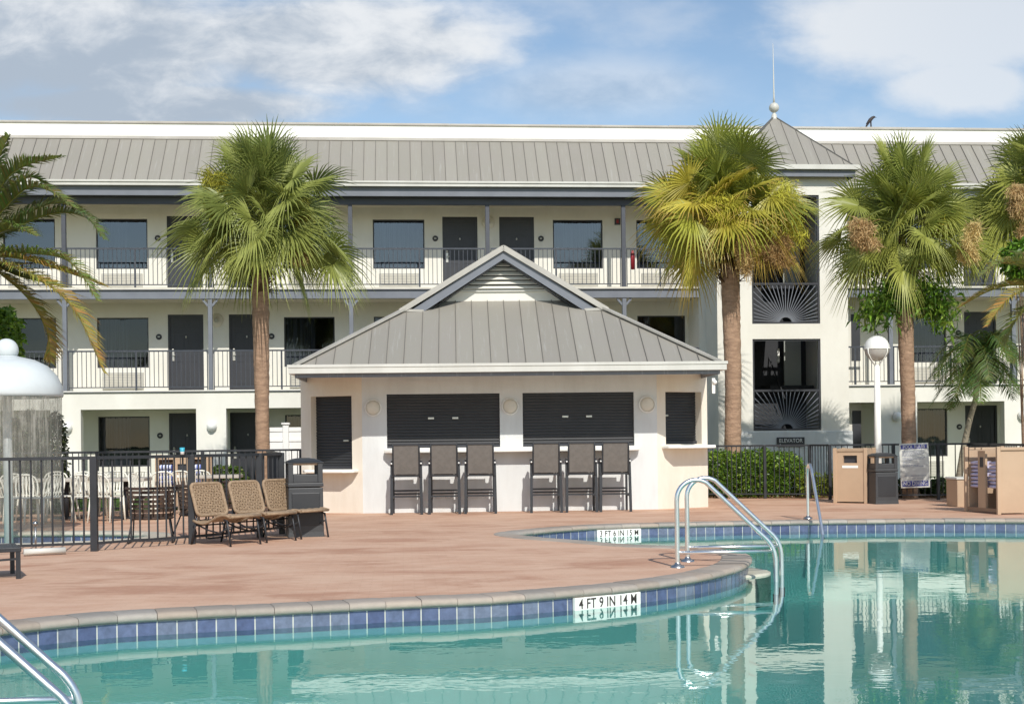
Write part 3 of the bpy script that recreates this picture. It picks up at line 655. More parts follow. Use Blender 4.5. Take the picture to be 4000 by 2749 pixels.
q.face([(CX_,CY_,-.05),(CX_,5.2,-.05),(CX_,5.2,ZT),(CX_,CY_,ZT)]); q.face([(-CL_,5.2,-.05),(CX_,5.2,-.05),(CX_,5.2,ZT),(-CL_,5.2,ZT)]); kb(q,'side_wall',m_cream2)
q=MB(); wall_holes(q,0,PLL,-.05,ZT,0,[(.22,1.10,.82,2.20)],.24,TL)
q.face([(-CL_,CY_,-.05),(-CL_,5.2,-.05),(-CL_,5.2,ZT),(-CL_,CY_,ZT)]); kb(q,'side_wall',m_cream2)
def shutter(x0,x1,z0,z1,d,Tf,tabs):
    q=MB(); n=round((z1-z0)/.055); vs=[];rows=[]
    for i in range(n):
        za=z0+(z1-z0)*i/n; zb=z0+(z1-z0)*(i+1)/n; h=zb-za
        for dz,dd in ((0,.0),(.10,.0),(.16,-.011),(.5,-.016),(.94,-.011)): rows.append((za+dz*h,d+dd))
    rows.append((z1,d))
    for z,dd in rows: vs+=[Tf(x0,dd,z),Tf(x1,dd,z)]
    q.quads(vs,[(2*i,2*i+1,2*i+3,2*i+2) for i in range(len(rows)-1)],False)
    s=kb(q,'roller_shutter',m_shut)
    q=MB()
    for tx,tz in tabs:
        q=MB()
        p=[Tf(tx-.055,d-.03,tz),Tf(tx+.055,d-.03,tz)]; q.bar(p[0],p[1],.035,.012,up=(0,-1,0) if Tf is TC else (0,0,1))
        q.bar(Tf(tx-.055,d-.02,tz),Tf(tx+.055,d-.02,tz),.03,.032)
        kb(q,'shutter_handle',m_handle,s)
    q=MB(); a=Tf(x0,d-.03,z0+.03); c=Tf(x1,d-.03,z0+.03); q.bar(a,c,.04,.06); kb(q,'shutter_bottom_bar',m_dark,s)
def TC(x,d,z): return (x,d,z)
shutter(-2.31,-.195,1.2,2.215,.09,TC,((-1.485,1.76),(-1.03,1.76)))
shutter(.235,2.335,1.2,2.215,.09,TC,((1.04,1.765),(1.49,1.765)))
shutter(.20,1.06,1.22,2.215,.2,TR,((.33,1.77),)); shutter(.22,1.10,.82,2.20,.2,TL,((.44,1.36),))
def shelf(name,poly,z,th,m=m_offw):
    q=MB(); n=len(poly); q.quads([(x,y,z+th) for x,y in poly]+[(x,y,z) for x,y in poly],[tuple(range(n)),tuple(range(2*n-1,n-1,-1))]+[(i,n+i,n+(i+1)%n,(i+1)%n) for i in range(n)],False); return kb(q,name,m,bevel=.018)
for x0,x1 in ((-2.36,-.12),(.16,2.40)):
    pass
shelf('bar_counter',[(-2.36,-.002),(2.42,-.002),(2.42,-.16),(2.28,-.30),(-2.22,-.30),(-2.36,-.16)],1.115,.07,m_white)
for x0,x1 in ((-2.31,-.195),(.235,2.335)):
    q=MB(); q.box(x0,x1,-.10,.08,1.187,1.205); kb(q,'counter_sill',m_white)
def ang_shelf(Tf,x0,x1,z,d):
    P=[Tf(x0,0,0),Tf(x1,0,0),Tf(x1,-d*.55,0),Tf(x1-.14,-d,0),Tf(x0+.14,-d,0),Tf(x0,-d*.55,0)]; P=[(p[0],p[1]) for p in P]
    if Tf is TL: P=P[::-1]
    shelf('side_counter',P,z,.06,m_white)
ang_shelf(TR,.10,1.22,1.14,.40); ang_shelf(TL,.08,1.18,.76,.36)
# round wall lamps
for x,y,z in ((-2.56,0,1.965),(-.0,0,1.965),(2.58,0,1.975)):
    q=MB(); q.lathe([(0,-.085),(.06,-.08),(.11,-.062),(.135,-.04),(.14,-.02)],(x,y-.02,z),26,'y'); l1=kb(q,'wall_lamp',m_offw)
    q=MB(); q.lathe([(.138,-.05),(.158,-.045),(.162,-.01),(.155,.02)],(x,y-.02,z),26,'y'); kb(q,'lamp_rim',m_lamp,l1)
# roof: hips with a gablet facing the pool
ez=2.68; EX=3.80; EY0=-1.2; EY1=6.3; s_=.612; yr=EY0+1.88; zr=ez+1.88*s_; apz=ez+EX*s_; yg=yr+.36; zg=ez+(yg-EY0)*s_
q=MB(); yb=EY1-EX
q.face([(-EX,EY0,ez),(EX,EY0,ez),(EX-1.88,yr,zr),(EX-1.88-.36,yg,zg),(-(EX-1.88-.36),yg,zg),(-EX+1.88,yr,zr)]); fr_=kb(q,'front_roof_slope',m_roof)
q=MB(); k=1
for i in range(-13,14):
    x=i*.3125
    L_=min(yg,EY0+(EX-abs(x)))
    if abs(x)<EX-.1: q.bar((x,EY0,ez+.012),(x,L_,ez+.012+(L_-EY0)*s_),.010,.022)
kb(q,'roof_seam',m_seam,fr_)
for s in (-1,1):
    q=MB(); q.face([(s*EX,EY0,ez),(s*(EX-1.88),yr,zr),(0,yr,apz),(0,yb,apz),(s*EX,EY1,ez)]); sl=kb(q,'side_roof_slope',m_roof)
    q=MB(); y=EY0+.3
    while y<EY1-.2:
        t=min(EX,(y-EY0) if y<yr else EX, EY1-y); q.bar((s*EX,y,ez+.012),(s*(EX-t),y,ez+.012+t*s_),.014,.024); y+=.3125
    kb(q,'roof_seam',m_seam,sl)
q=MB(); q.face([(EX,EY1,ez),(-EX,EY1,ez),(0,yb,apz)]); kb(q,'rear_roof_slope',m_roof)
# hip caps, rake caps, blue fascia boards under the rakes
for s in (-1,1):
    q=MB(); q.bar((s*EX,EY0,ez+.03),(s*(EX-1.86),yr-.02,zr+.03),.13,.035); q.bar((s*(EX-1.86),yr-.02,zr+.015),(s*(EX-2.25),yr-.02,zr+.0),.05,.05); kb(q,'hip_cap',m_rake)
    q=MB(); q.bar((s*(EX-1.80),yr-.03,zr-.01),(0,yr-.03,apz+.03),.06,.10,up=(0,0,1)); q.bar((s*(EX-1.85),yr+.05,zr+.05),(0,yr+.05,apz+.07),.2,.02,up=(0,0,1)); kb(q,'rake_cap',m_rake)
    nx=Vector((EX*s_,0,EX)).normalized(); 
    # blue board, clipped where it meets the lower roof
    a=Vector((s*(EX-1.92),yr,zr-.04)); c=Vector((0,yr,apz-.01)); dn=Vector((0,0,-.175))
    q=MB(); pts=[a,c,c+dn,Vector((s*(EX-1.92-.28),yr,zr-.045))]; bk=[p+Vector((0,.03,0)) for p in pts]
    q.quads(pts+bk,[(0,1,2,3),(7,6,5,4),(0,3,7,4),(3,2,6,7),(1,0,4,5)],False); kb(q,'rake_board',m_bluel)
    q=MB(); q.face([(s*(EX-2.3),yr+.03,zr-.03),(0,yr+.03,apz-.19),(0,yg,apz-.19),(s*(EX-2.3),yg,zr-.03)]); kb(q,'rake_soffit',m_blue)
# gable wall and louvre
gw=EX-2.24+.10
q=MB(); q.face([(-gw-.1,yg,zg-.02),(gw+.1,yg,zg-.02),(0,yg,zg-.02+(gw+.1)*s_)]); gwl=kb(q,'gable_wall',m_stucco)
lz0=zg+.20; lw=1.03; lh=lw*s_*.98
q=MB()
q.bar((-lw,yg-.02,lz0),(lw,yg-.02,lz0),.04,.04,up=(0,1,0))
for s in (-1,1): q.bar((s*lw,yg-.02,lz0),(0,yg-.02,lz0+lh),.04,.045,up=(0,1,0))
lv=kb(q,'louvre_frame',m_gutter,gwl)
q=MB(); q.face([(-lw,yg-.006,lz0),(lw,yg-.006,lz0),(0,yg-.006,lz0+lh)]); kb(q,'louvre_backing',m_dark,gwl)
q=MB(); n=7
for i in range(n):
    z=lz0+.02+lh*i/n; w=lw*(1-(i+.55)/n)-.01; q.box(-w,w,-.045,.045,-.006,.006,Matrix.Translation((0,yg-.045,z+.045))@Matrix.Rotation(R(42),4,'X'))
kb(q,'louvre_slat',m_stucco,gwl)
# eaves
q=MB()
q.box(-EX-.1,EX+.1,EY0-.11,EY0,ez-.13,ez+.02); q.box(-EX-.12,EX+.12,EY0-.125,EY0-.11,ez-.025,ez+.025)
for s in (-1,1): q.box(min(s*EX,s*(EX+.1)),max(s*EX,s*(EX+.1)),EY0,EY1,ez-.13,ez+.02)
kb(q,'gutter',m_gutter)
q=MB(); q.box(-EX,EX,EY0+.0,EY0+.03,ez-.20,ez-.01)
for s in (-1,1): q.box(min(s*EX,s*(EX-.03)),max(s*EX,s*(EX-.03)),EY0+.03,EY1,ez-.20,ez-.01)
kb(q,'fascia',m_fascia)
q=MB(); q.box(-EX+.031,EX-.031,EY0+.031,EY1,ZT+.0,ZT+.02); kb(q,'soffit',m_cream2)
q=MB(); q.box(4.0,4.06,.9,.96,2.2,2.5); q.ball((4.05,.9,2.42),.05,10,6); kb(q,'corner_floodlight',m_lamp)
for ch in kids(K):
    if ch.name.split('.')[0] in ('front_roof_slope','side_roof_slope','rear_roof_slope','hip_cap','rake_cap','rake_board','rake_soffit','gable_wall','gutter','fascia','soffit'): ch.location.x-=.065
# ================================================================ PLANTS
UP=Vector((0,0,1))
def mixc(a,c,t): return tuple(x*(1-t)+y*t for x,y in zip(a,c))
GREEN=(.15,.205,.055); LIME=(.44,.465,.12); YEL=(.40,.34,.045); ORG=(.42,.22,.06); BRN=(.19,.115,.055); TAN=(.45,.32,.13)
def fan_leaf(q,rnd,c,az,el,Lp,Rb,col,droop,nseg=32,split=.5,colt=None):
    d0=Vector((math.cos(el)*math.cos(az),math.cos(el)*math.sin(az),math.sin(el)))
    sag=.20*Lp*max(.15,math.cos(el)); pp=[c+d0*(Lp*t)-UP*(sag*t*t) for t in (0,.25,.5,.75,1)]
    q.k=mixc(col,LIME,.4); w=.022
    side0=d0.cross(UP); side0=side0.normalized() if side0.length>.05 else Vector((math.cos(az+PI/2),math.sin(az+PI/2),0))
    for a,b2 in zip(pp,pp[1:]): q.face([a-side0*w,a+side0*w,b2+side0*w*.8,b2-side0*w*.8]); q.face([a-UP*w*.5,a+UP*w*.5,b2+UP*w*.5,b2-UP*w*.5])
    P=pp[-1]; d=(d0*Lp-UP*2*sag); d=(d.normalized()-UP*droop*.22).normalized()
    s=side0; s=(s-d*s.dot(d)).normalized(); roll=rnd.choice((-1,1))*rnd.uniform(.15,1.15); n=s.cross(d).normalized(); s=(s*math.cos(roll)+n*math.sin(roll)).normalized(); n=s.cross(d).normalized()
    if n.z<0 and el<1.2: n=-n
    tm=R(rnd.uniform(98,118)); dth=2*tm/nseg; nb=rnd.random()
    for k in range(nseg):
        th=-tm+dth*(k+.5); f=abs(th)/tm; v=(d*math.cos(th)+s*math.sin(th)+n*(.20*f*f-.05)).normalized(); e=(s*math.cos(th)-d*math.sin(th)).normalized()
        L=Rb*(1-.26*f**1.6)*rnd.uniform(.93,1.05); dr=droop*rnd.uniform(.7,1.3)
        t0=math.sin(2.1*k)*.0
        kk=rnd.uniform(.82,1.18); cc=mixc(col,colt or LIME,max(0,f-.3)*.35 if colt is None else .0); cc=tuple(x*kk for x in cc)
        pts=[]
        for t,wf in ((.03,.06),(split*.55,.58*split),(split*.85,split*.80),(.74,.36*split),(1,.0)):
            p=P+v*(L*t)-UP*(dr*L*max(0,t-.38)**2*1.5)+e*(math.sin(k*3.1)*.02*t)
            ww=L*dth*.5*wf if t<=split else L*dth*.5*wf*1.0
            ww=max(ww,.0015)
            fold=n*(ww*.55)
            pts.append((p-e*ww-fold,p+fold*.6,p+e*ww-fold))
        for i,(a,b2) in enumerate(zip(pts,pts[1:])):
            q.k=cc if (i<3 or colt is None) else mixc(cc,colt,.55)
            q.face([a[0],a[1],b2[1],b2[0]]); q.face([a[1],a[2],b2[2],b2[1]])
def fluff(q,rnd,c,r,n,col,droop=1.0):
    c=Vector(c); sub=[(Vector((r[0]*rnd.uniform(-.75,.75),r[1]*rnd.uniform(-.7,.7),r[2]*rnd.uniform(-.8,.8))),rnd.uniform(.5,1)) for _ in range(9)]
    for i in range(n):
        if i%5:
            sc_,sr=rnd.choice(sub); p=c+sc_+Vector((rnd.gauss(0,r[0]*.27*sr),rnd.gauss(0,r[1]*.27*sr),rnd.gauss(0,r[2]*.24*sr))); d=Vector((rnd.uniform(-1,1),rnd.uniform(-1,1),rnd.uniform(-2.2,.4))).normalized(); L=rnd.uniform(.06,.17)
            e=d.cross(Vector((rnd.uniform(-1,1),rnd.uniform(-1,1),rnd.uniform(-1,1)))).normalized()*rnd.uniform(.003,.007); k=rnd.uniform(.55,1.35); q.k=tuple(x*k for x in col)
            q.face([p-e,p+e,p+d*L+e,p+d*L-e]); continue
        u=rnd.uniform(-1,1); a=rnd.uniform(0,2*PI); rr=rnd.random()**.45*math.sqrt(1-u*u*.9)
        p=c+Vector((r[0]*rr*math.cos(a),r[1]*rr*math.sin(a),r[2]*u)); d=Vector((rnd.uniform(-1,1),rnd.uniform(-1,1),rnd.uniform(-1.6,.5)*droop)).normalized(); L=rnd.uniform(.05,.13)
        e=d.cross(Vector((rnd.uniform(-1,1),rnd.uniform(-1,1),rnd.uniform(-1,1)))).normalized()*rnd.uniform(.004,.009); k=rnd.uniform(.6,1.3); q.k=tuple(x*k for x in col)
        q.face([p-e,p+e,p+d*L+e,p+d*L-e])
def trunk(q,pts,rad,seg=18,seed=1,rough=.012,rings=60):
    rnd=random.Random(seed); P=[Vector(p) for p in pts]; cm=resample(catmull(P,.05,False),(P[0]-P[-1]).length/rings,False)
    n=len(cm); rs=[]; L=len(rad)-1
    for i in range(n):
        t=i/(n-1)*L; j=min(L-1,int(t)); rs.append((rad[j]*(1-(t-j))+rad[j+1]*(t-j))*(1+rnd.uniform(-rough,rough)*2))
    q.smooth=True; i0=len(q.v); q.tube(cm,rs,seg)
    for i in range(i0,len(q.v)):
        v=Vector(q.v[i]); j=min(n-1,(i-i0)//seg); cc=cm[j]; dv=v-cc; q.v[i]=tuple(cc+dv*(1+noise.noise(v*9)*.07+rnd.uniform(-.02,.02)))
def sabal(name,label,base,top,r0,rt,crown,seed,Rc,zs,colf,nl=46,clusters=(),skirt=1.0,boots=True):
    rnd=random.Random(seed); base=Vector(base); top=Vector(top); t=thing(name,label,'palm tree',tuple(base),group='cabbage palms in front of the motel')
    q=MB(); mid=(base+top)/2+Vector((rnd.uniform(-.05,.05),0,0)); trunk(q,[base,base.lerp(mid,.5),mid,mid.lerp(top,.5),top],[r0*1.05,r0,r0*.96,rt*.92,rt*.98,rt*1.02],seed=seed); q.build('trunk',m_trunk,t)
    q=MB(); c=Vector(crown)
    ga=2.399963
    for i in range(nl):
        u=(i+.5)/nl; el=R(82-u*104*zs+rnd.uniform(-11,11)); az=i*ga+rnd.uniform(-.2,.2)
        s=rnd.uniform(.9,1.08); up=max(0,math.sin(el)); col,ct=colf(rnd,u,az)
        dr=.30+.62*max(0,u-.3)*skirt
        inn=rnd.uniform(.30,.62) if i%3 else rnd.uniform(.20,.38)
        fan_leaf(q,rnd,c+Vector((rnd.uniform(-.06,.06),rnd.uniform(-.06,.06),.05-.30*u)),az,el+R(4),Rc*inn,Rc*.42*s,col,dr,nseg=rnd.choice((26,28,30,32)),colt=ct)
    q.build('frond_crown',m_leaf,t,col=True)
    q=MB()                                   # dead skirt and old leaf bases under the crown
    for i in range(60 if boots else 30):
        a=rnd.uniform(0,2*PI); z=rnd.uniform(-.55,.35); p=top+Vector((math.cos(a)*rt*.9,math.sin(a)*rt*.9,z)); d=Vector((math.cos(a)*.8,math.sin(a)*.8,rnd.uniform(-.2,1.2))).normalized(); L=rnd.uniform(.16,.36); e=Vector((-math.sin(a),math.cos(a),0))*rnd.uniform(.03,.06)
        k=rnd.uniform(.5,1.25); q.k=tuple(x*k for x in BRN); o_=d.cross(e).normalized()*.02
        q.face([p-e,p+e,p+d*L+e*.35,p+d*L-e*.35]); q.face([p-e,p+o_,p+d*L,p-e]); 
    for i in range(700):
        a=rnd.uniform(0,2*PI); r=rnd.uniform(.1,rt*2.1); p=top+Vector((math.cos(a)*r,math.sin(a)*r,rnd.uniform(-.1,.75))); L=rnd.uniform(.1,.35); k=rnd.uniform(.4,1.1); q.k=tuple(x*k for x in BRN)
        d=Vector((math.cos(a)*.4,math.sin(a)*.4,-1)).normalized(); e=Vector((-math.sin(a),math.cos(a),0))*.008; q.face([p-e,p+e,p+d*L+e*.3,p+d*L-e*.3])
    q.build('leaf_base_skirt',m_leaf,t,col=True)
    for (cc,r,n,col) in clusters:
        q=MB(); fluff(q,rnd,cc,r,n,col); q.build('flower_cluster',m_fluff,t,col=True)
    return t
def cf1(rnd,u,az):
    g=mixc(GREEN,LIME,rnd.uniform(.05,.5)+.35*u); return (g,None)
def cf2(rnd,u,az):
    g=mixc((.18,.235,.05),(.52,.52,.085),rnd.uniform(.1,.6)+.35*u)
    if u>.35 and rnd.random()<.68: return (mixc(g,(.62,.52,.08),rnd.uniform(.4,.95)),(.60,.36,.11))
    return (g,None)
def cf3(rnd,u,az):
    g=mixc((.17,.225,.05),(.48,.49,.11),rnd.uniform(.1,.6)+.35*u); return (g,None)
sabal('cabbage_palm','green fan palm with two yellow flower tufts, left of the grey kiosk roof',(-2.88,27.93,-.05),(-2.90,27.93,4.98),.15,.175,(-2.80,27.93,5.95),11,2.40,1.0,cf1,nl=92,
  clusters=(((-3.62,27.3,6.30),(.36,.3,.52),3800,(.40,.38,.055)),((-1.92,27.25,5.80),(.18,.2,.52),2000,(.38,.34,.06)),((-2.0,27.3,5.25),(.18,.15,.28),900,TAN)))
sabal('cabbage_palm','tallest fan palm, its lower fronds yellow and orange, beside the elevator tower',(7.44,29.49,-.05),(7.44,29.49,5.3),.19,.21,(7.36,29.49,6.48),23,2.42,1.02,cf2,nl=104,
  clusters=(((6.75,28.6,5.75),(.24,.2,.55),2600,(.52,.42,.16)),((7.5,28.45,5.55),(.17,.16,.62),2600,(.60,.43,.19)),((8.40,28.6,6.30),(.50,.35,.66),2600,(.66,.64,.10)),((8.25,28.6,5.50),(.40,.25,.42),2600,(.46,.30,.13)),((6.95,28.4,6.25),(.45,.25,.35),2600,(.56,.52,.07))))
sabal('cabbage_palm','fan palm with a tan seed tuft on each side and bright creeper round its neck',(10.72,27.3,-.05),(10.62,27.3,4.85),.155,.17,(10.70,27.3,5.80),37,2.16,1.05,cf3,nl=86,
  clusters=(((9.36,26.2,5.42),(.26,.24,.28),2300,(.60,.42,.21)),((11.50,25.9,5.22),(.19,.18,.40),2300,(.74,.58,.26)),((11.2,26.8,5.75),(.4,.3,.25),1500,(.46,.42,.06))),skirt=.8)
sabal('cabbage_palm','fan palm with brown seed tufts cut off by the right edge of the view',(14.24,27.9,-.05),(14.24,27.9,5.4),.165,.185,(14.2,27.9,6.5),51,2.35,1.0,cf3,nl=84,
  clusters=(((13.1,27.0,6.2),(.30,.25,.34),2300,(.62,.44,.22)),((13.2,27.1,5.6),(.22,.2,.24),1100,(.56,.40,.19))))
# creeper round the neck of the third palm
def leafmass(q,rnd,vol,n,size,cols,bend=.3,narrow=.45):
    """many single leaves spread through a volume given by vol(rnd)->point"""
    for i in range(n):
        p=Vector(vol(rnd)); d=Vector((rnd.uniform(-1,1),rnd.uniform(-1,1),rnd.uniform(-.8,.8))).normalized(); e=d.cross(Vector((rnd.uniform(-1,1),rnd.uniform(-1,1),rnd.uniform(-.3,1)))).normalized()
        s=size*rnd.uniform(.6,1.35); k=rnd.uniform(.65,1.3); q.k=tuple(x*k for x in cols[int(rnd.random()**1.2*len(cols))]); m_=p+d*s*.5; tip=p+d*s-UP*s*bend*rnd.random()
        q.face([p,m_-e*s*narrow*.5,tip,m_+e*s*narrow*.5])
BRI=((.13,.26,.025),(.20,.36,.035),(.08,.17,.02),(.30,.42,.06))
rnd=random.Random(5); q=MB()
def v1(r):
    a=r.uniform(0,2*PI); h=r.choice((-.75,-.35,.0,.45,.8)); x=h+r.gauss(0,.16); z=4.55-.25*abs(h)+r.gauss(0,.22)-(.35 if abs(h)>.7 else 0)*r.random(); return (10.60+x*.93,27.1+r.gauss(0,.26),z*.935+.09)
leafmass(q,rnd,v1,2600,.16,BRI,.8,.35)
o=q.build('creeper',m_bush,col=True); tag(o,'bright green creeper hanging round the neck of the third fan palm','creeper')
# ---- feather palms
def frond(q,rnd,ctrl,col,tipc,ll=.42,pairs=58,w=.020,vang=.45,dy=0):
    P=[Vector(p) for p in ctrl]
    def bez(t):
        Q=P[:]
        while len(Q)>1: Q=[a.lerp(b2,t) for a,b2 in zip(Q,Q[1:])]
        return Q[0]
    # curve through the control points
    cm=catmull([Vector(p) for p in ctrl],.05,False)+[Vector(ctrl[-1])]; cm=resample(cm,sum((a-b2).length for a,b2 in zip(cm,cm[1:]))/pairs,False)
    n=len(cm); q.k=mixc(col,YEL,.45)
    for i in range(n-1):
        a,b2=cm[i],cm[i+1]; rr=.022*(1-i/n)+.004; q.face([a-UP*rr,a+UP*rr,b2+UP*rr,b2-UP*rr]); s=(b2-a).cross(UP).normalized()*rr; q.face([a-s,a+s,b2+s,b2-s])
    for i in range(3,n):
        t=i/(n-1); p=cm[i]; d=(cm[min(i+1,n-1)]-cm[max(0,i-1)]).normalized(); s=d.cross(UP); s=s.normalized() if s.length>.05 else Vector((0,1,0)); u=s.cross(d).normalized()
        L=ll*(.35+1.3*math.sin(PI*min(1,t*.93+.10))**.8)*.72*rnd.uniform(.9,1.08)
        for sg in (-1,1):
            v=(s*sg*rnd.uniform(.75,1.0)+d*rnd.uniform(.6,.85)+u*(vang+rnd.uniform(-.15,.2))).normalized(); e=d*w*.5
            tt=rnd.random(); q.k=tuple(x*rnd.uniform(.75,1.25) for x in mixc(col,tipc,min(1,max(0,t*.7+rnd.uniform(-.25,.25)))*.8))
            m1=p+v*L*.5-UP*L*.05; tip=p+v*L-UP*L*rnd.uniform(.22,.42)
            q.face([p-e*.7,p+e*.7,m1+e,m1-e]); q.face([m1-e,m1+e,tip])
DG=(.13,.18,.05); OL=(.31,.32,.09); OR2=(.62,.36,.08)
rnd=random.Random(8)
t=thing('date_palm','dark green feather palm reaching in from the left edge, some fronds turning orange','palm tree',(-7.75,24.72,0))
q=MB(); trunk(q,[(-7.75,24.72,-.05),(-7.75,24.72,1.5),(-7.72,24.72,3.2),(-7.7,24.72,4.75)],[.28,.25,.26,.30],seed=3); q.build('trunk',m_trunk,t)
FL=[([(-7.69,24.72,4.94),(-7.35,24.5,6.0),(-6.93,24.3,6.86)],DG,OL),([(-7.69,24.72,4.94),(-7.19,24.9,6.1),(-6.79,25.1,6.63)],DG,OL),
([(-7.69,24.72,4.94),(-6.96,24.4,6.16),(-5.97,24.1,6.45)],DG,OL),([(-7.69,24.72,4.94),(-6.89,25.0,6.2),(-6.43,25.2,6.1)],DG,OL),([(-7.69,24.72,4.94),(-6.60,24.3,5.93),(-5.67,23.9,5.5)],DG,OL),
([(-7.69,24.72,4.94),(-6.80,25.0,5.6),(-6.25,25.2,5.82),(-5.69,25.3,5.57)],DG,OL),([(-7.69,24.72,4.94),(-6.33,24.4,5.46),(-5.61,24.2,5.40),(-5.22,24.0,4.98)],DG,(.16,.18,.06)),
([(-7.69,24.72,4.94),(-6.89,24.1,5.17),(-6.33,23.8,5.0)],DG,OL),([(-7.69,24.72,4.86),(-6.58,24.0,4.73),(-5.78,23.8,4.55),(-5.26,23.6,3.86)],DG,OL),([(-7.69,24.72,4.82),(-6.74,24.2,4.66),(-6.02,24.0,4.44),(-5.18,23.9,4.13)],OL,OR2),
([(-7.69,24.72,4.82),(-6.5,23.9,4.35),(-5.68,23.6,3.72),(-5.15,23.5,2.6)],OL,OR2),([(-7.69,24.72,4.82),(-6.9,25.0,4.13),(-6.55,25.2,3.49),(-6.5,25.3,2.89)],DG,OR2),([(-7.69,24.72,4.82),(-6.98,24.9,4.45),(-6.26,25.1,4.28)],DG,OL),
([(-7.7,24.8,4.9),(-8.6,25.3,5.9),(-9.9,25.8,5.8)],DG,OL),([(-7.7,24.8,4.9),(-8.2,25.9,6.2),(-8.5,27.2,6.0)],DG,OL),([(-7.7,24.6,4.9),(-8.5,23.6,5.8),(-9.1,22.5,5.2)],DG,OL),([(-7.7,24.6,4.9),(-7.6,23.6,5.9),(-7.5,22.5,5.7)],DG,OL),([(-7.7,24.7,4.8),(-8.9,24.3,4.8),(-9.9,24.0,3.7)],DG,OL)]
for ctrl,c1,c2 in FL:
    q=MB(); frond(q,rnd,ctrl,c1,c2,ll=.50,pairs=120,w=.036); q.build('frond',m_leaf,t,col=True)
t=thing('date_palm','olive feather palm with orange-tinted fronds reaching in from the right edge','palm tree',(11.95,23.1,0))
q=MB(); trunk(q,[(12.3,23.1,-.05),(12.25,23.1,1.5),(12.1,23.1,3.7)],[.22,.19,.24],seed=4); q.build('trunk',m_trunk,t)
for ctrl,c1,c2 in [([(11.95,23.1,3.85),(11.35,22.9,4.28),(10.8,22.8,4.42),(10.24,22.7,4.15)],OL,(.22,.24,.09)),([(11.95,23.1,3.83),(11.30,23.3,4.05),(10.76,23.4,3.97),(10.2,23.5,3.67)],OL,OR2),
 ([(11.95,23.1,3.83),(11.31,22.9,3.92),(10.75,22.7,3.74),(10.31,22.6,3.25)],OL,OR2),([(11.95,23.1,3.9),(11.32,23.5,4.42),(10.84,23.7,4.48)],DG,OR2),([(11.95,23.1,3.7),(11.15,23.0,3.52),(10.82,23.0,2.95)],DG,OL),([(11.95,23.1,3.9),(11.56,23.5,4.5),(11.32,23.8,4.72)],DG,OL),
 ([(11.95,23.1,3.9),(12.7,23.3,4.7),(13.5,23.5,4.5)],DG,OL),([(11.95,23.1,3.9),(12.5,22.5,4.4),(13.1,21.9,4.1)],DG,OL),([(11.95,23.1,3.9),(12.2,24,4.6),(12.4,25,4.3)],DG,OL),([(11.95,23.1,3.75),(11.6,22.6,3.4),(11.3,22.3,2.7)],OL,OL)]:
    q=MB(); frond(q,rnd,ctrl,c1,c2,ll=.42,pairs=90,w=.030); q.build('frond',m_leaf,t,col=True)
t=thing('small_palm','small leaning palm with a thin grey trunk, in front of the black ground-floor doors','palm tree',(12.55,29.05,0))
q=MB(); trunk(q,[(12.50,29.05,-.05),(12.60,29.05,.7),(12.76,29.04,1.5),(12.93,29.03,2.1),(12.98,29.02,2.45)],[.085,.075,.07,.06,.055],seg=12,seed=6,rings=40); q.build('trunk',m_trunkg,t)
q=MB(); q.tube([(12.97,29.02,2.4),(12.99,29.02,2.6),(13.02,29.02,2.95)],[.07,.085,.05],10); q.build('crownshaft',m_trunkg,t)
c=Vector((13.03,29.02,3.0))
for i in range(26):
    a=i*2.4+.3; L=rnd.uniform(.85,1.2); h=rnd.uniform(.1,.8) if i<18 else rnd.uniform(-.5,-.1); ou=Vector((math.cos(a),math.sin(a),0)); tip=c+ou*L+UP*(h-.75 if i<18 else h-.6)
    q=MB(); frond(q,rnd,[c,c+ou*L*.45+UP*(h*.7+.1),tip],(.07,.125,.035),(.20,.27,.06),ll=.42,pairs=46,w=.028,vang=.15); q.build('frond',m_leaf,t,col=True)
# ---- shrubs and hedges
def shell(cx,cy,cz,rx,ry,rz,th=.22,p=2.6):
    def f(r):
        while True:
            x,y,z=r.uniform(-1,1),r.uniform(-1,1),r.uniform(-1,1); s=(abs(x)**p+abs(y)**p+abs(z)**p)**(1/p)
            if 0<s<=1: break
        if r.random()<.75: k=(1-th*r.random())/s
        else: k=1
        k*=1+.09*noise.noise(Vector((x,y,z))*2.3+Vector((cx,cy,0))); return (cx+x*k*rx,cy+y*k*ry,cz+z*k*rz)
    return f
def shrub(name,label,cat,vols,n,size,cols,seed,stems=(),narrow=.5):
    rnd=random.Random(seed); x,y=vols[0][0],vols[0][1]; t=thing(name,label,cat,(x,y,0)); q=MB()
    for v in vols: leafmass(q,rnd,shell(*v),int(n*v[3]*v[5]*4/len(vols)*1.0) if False else n//len(vols),size,cols,.3,narrow)
    q.build('foliage',m_bush,t,col=True); q=MB()
    for i in range(14):
        v=rnd.choice(vols); a=(v[0]+rnd.uniform(-.3,.3)*v[3],v[1]+rnd.uniform(-.3,.3)*v[4],-.03); b2=(v[0]+rnd.uniform(-.6,.6)*v[3],v[1]+rnd.uniform(-.5,.5)*v[4],v[2]+v[5]*.4); q.tube([a,tuple((p+s)/2+.03 for p,s in zip(a,b2)),b2],[.018,.013,.007],5)
    q.build('stem',m_trunk,t); return t
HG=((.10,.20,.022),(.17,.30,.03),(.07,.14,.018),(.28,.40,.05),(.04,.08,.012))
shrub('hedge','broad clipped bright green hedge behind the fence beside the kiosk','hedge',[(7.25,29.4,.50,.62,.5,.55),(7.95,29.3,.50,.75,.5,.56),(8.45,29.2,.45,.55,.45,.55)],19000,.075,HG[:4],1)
shrub('round_shrub','rounded glossy green shrub with a dark underside, in front of the clipped hedge','shrub',[(7.55,28.95,.36,.72,.40,.42)],9000,.07,HG,2)
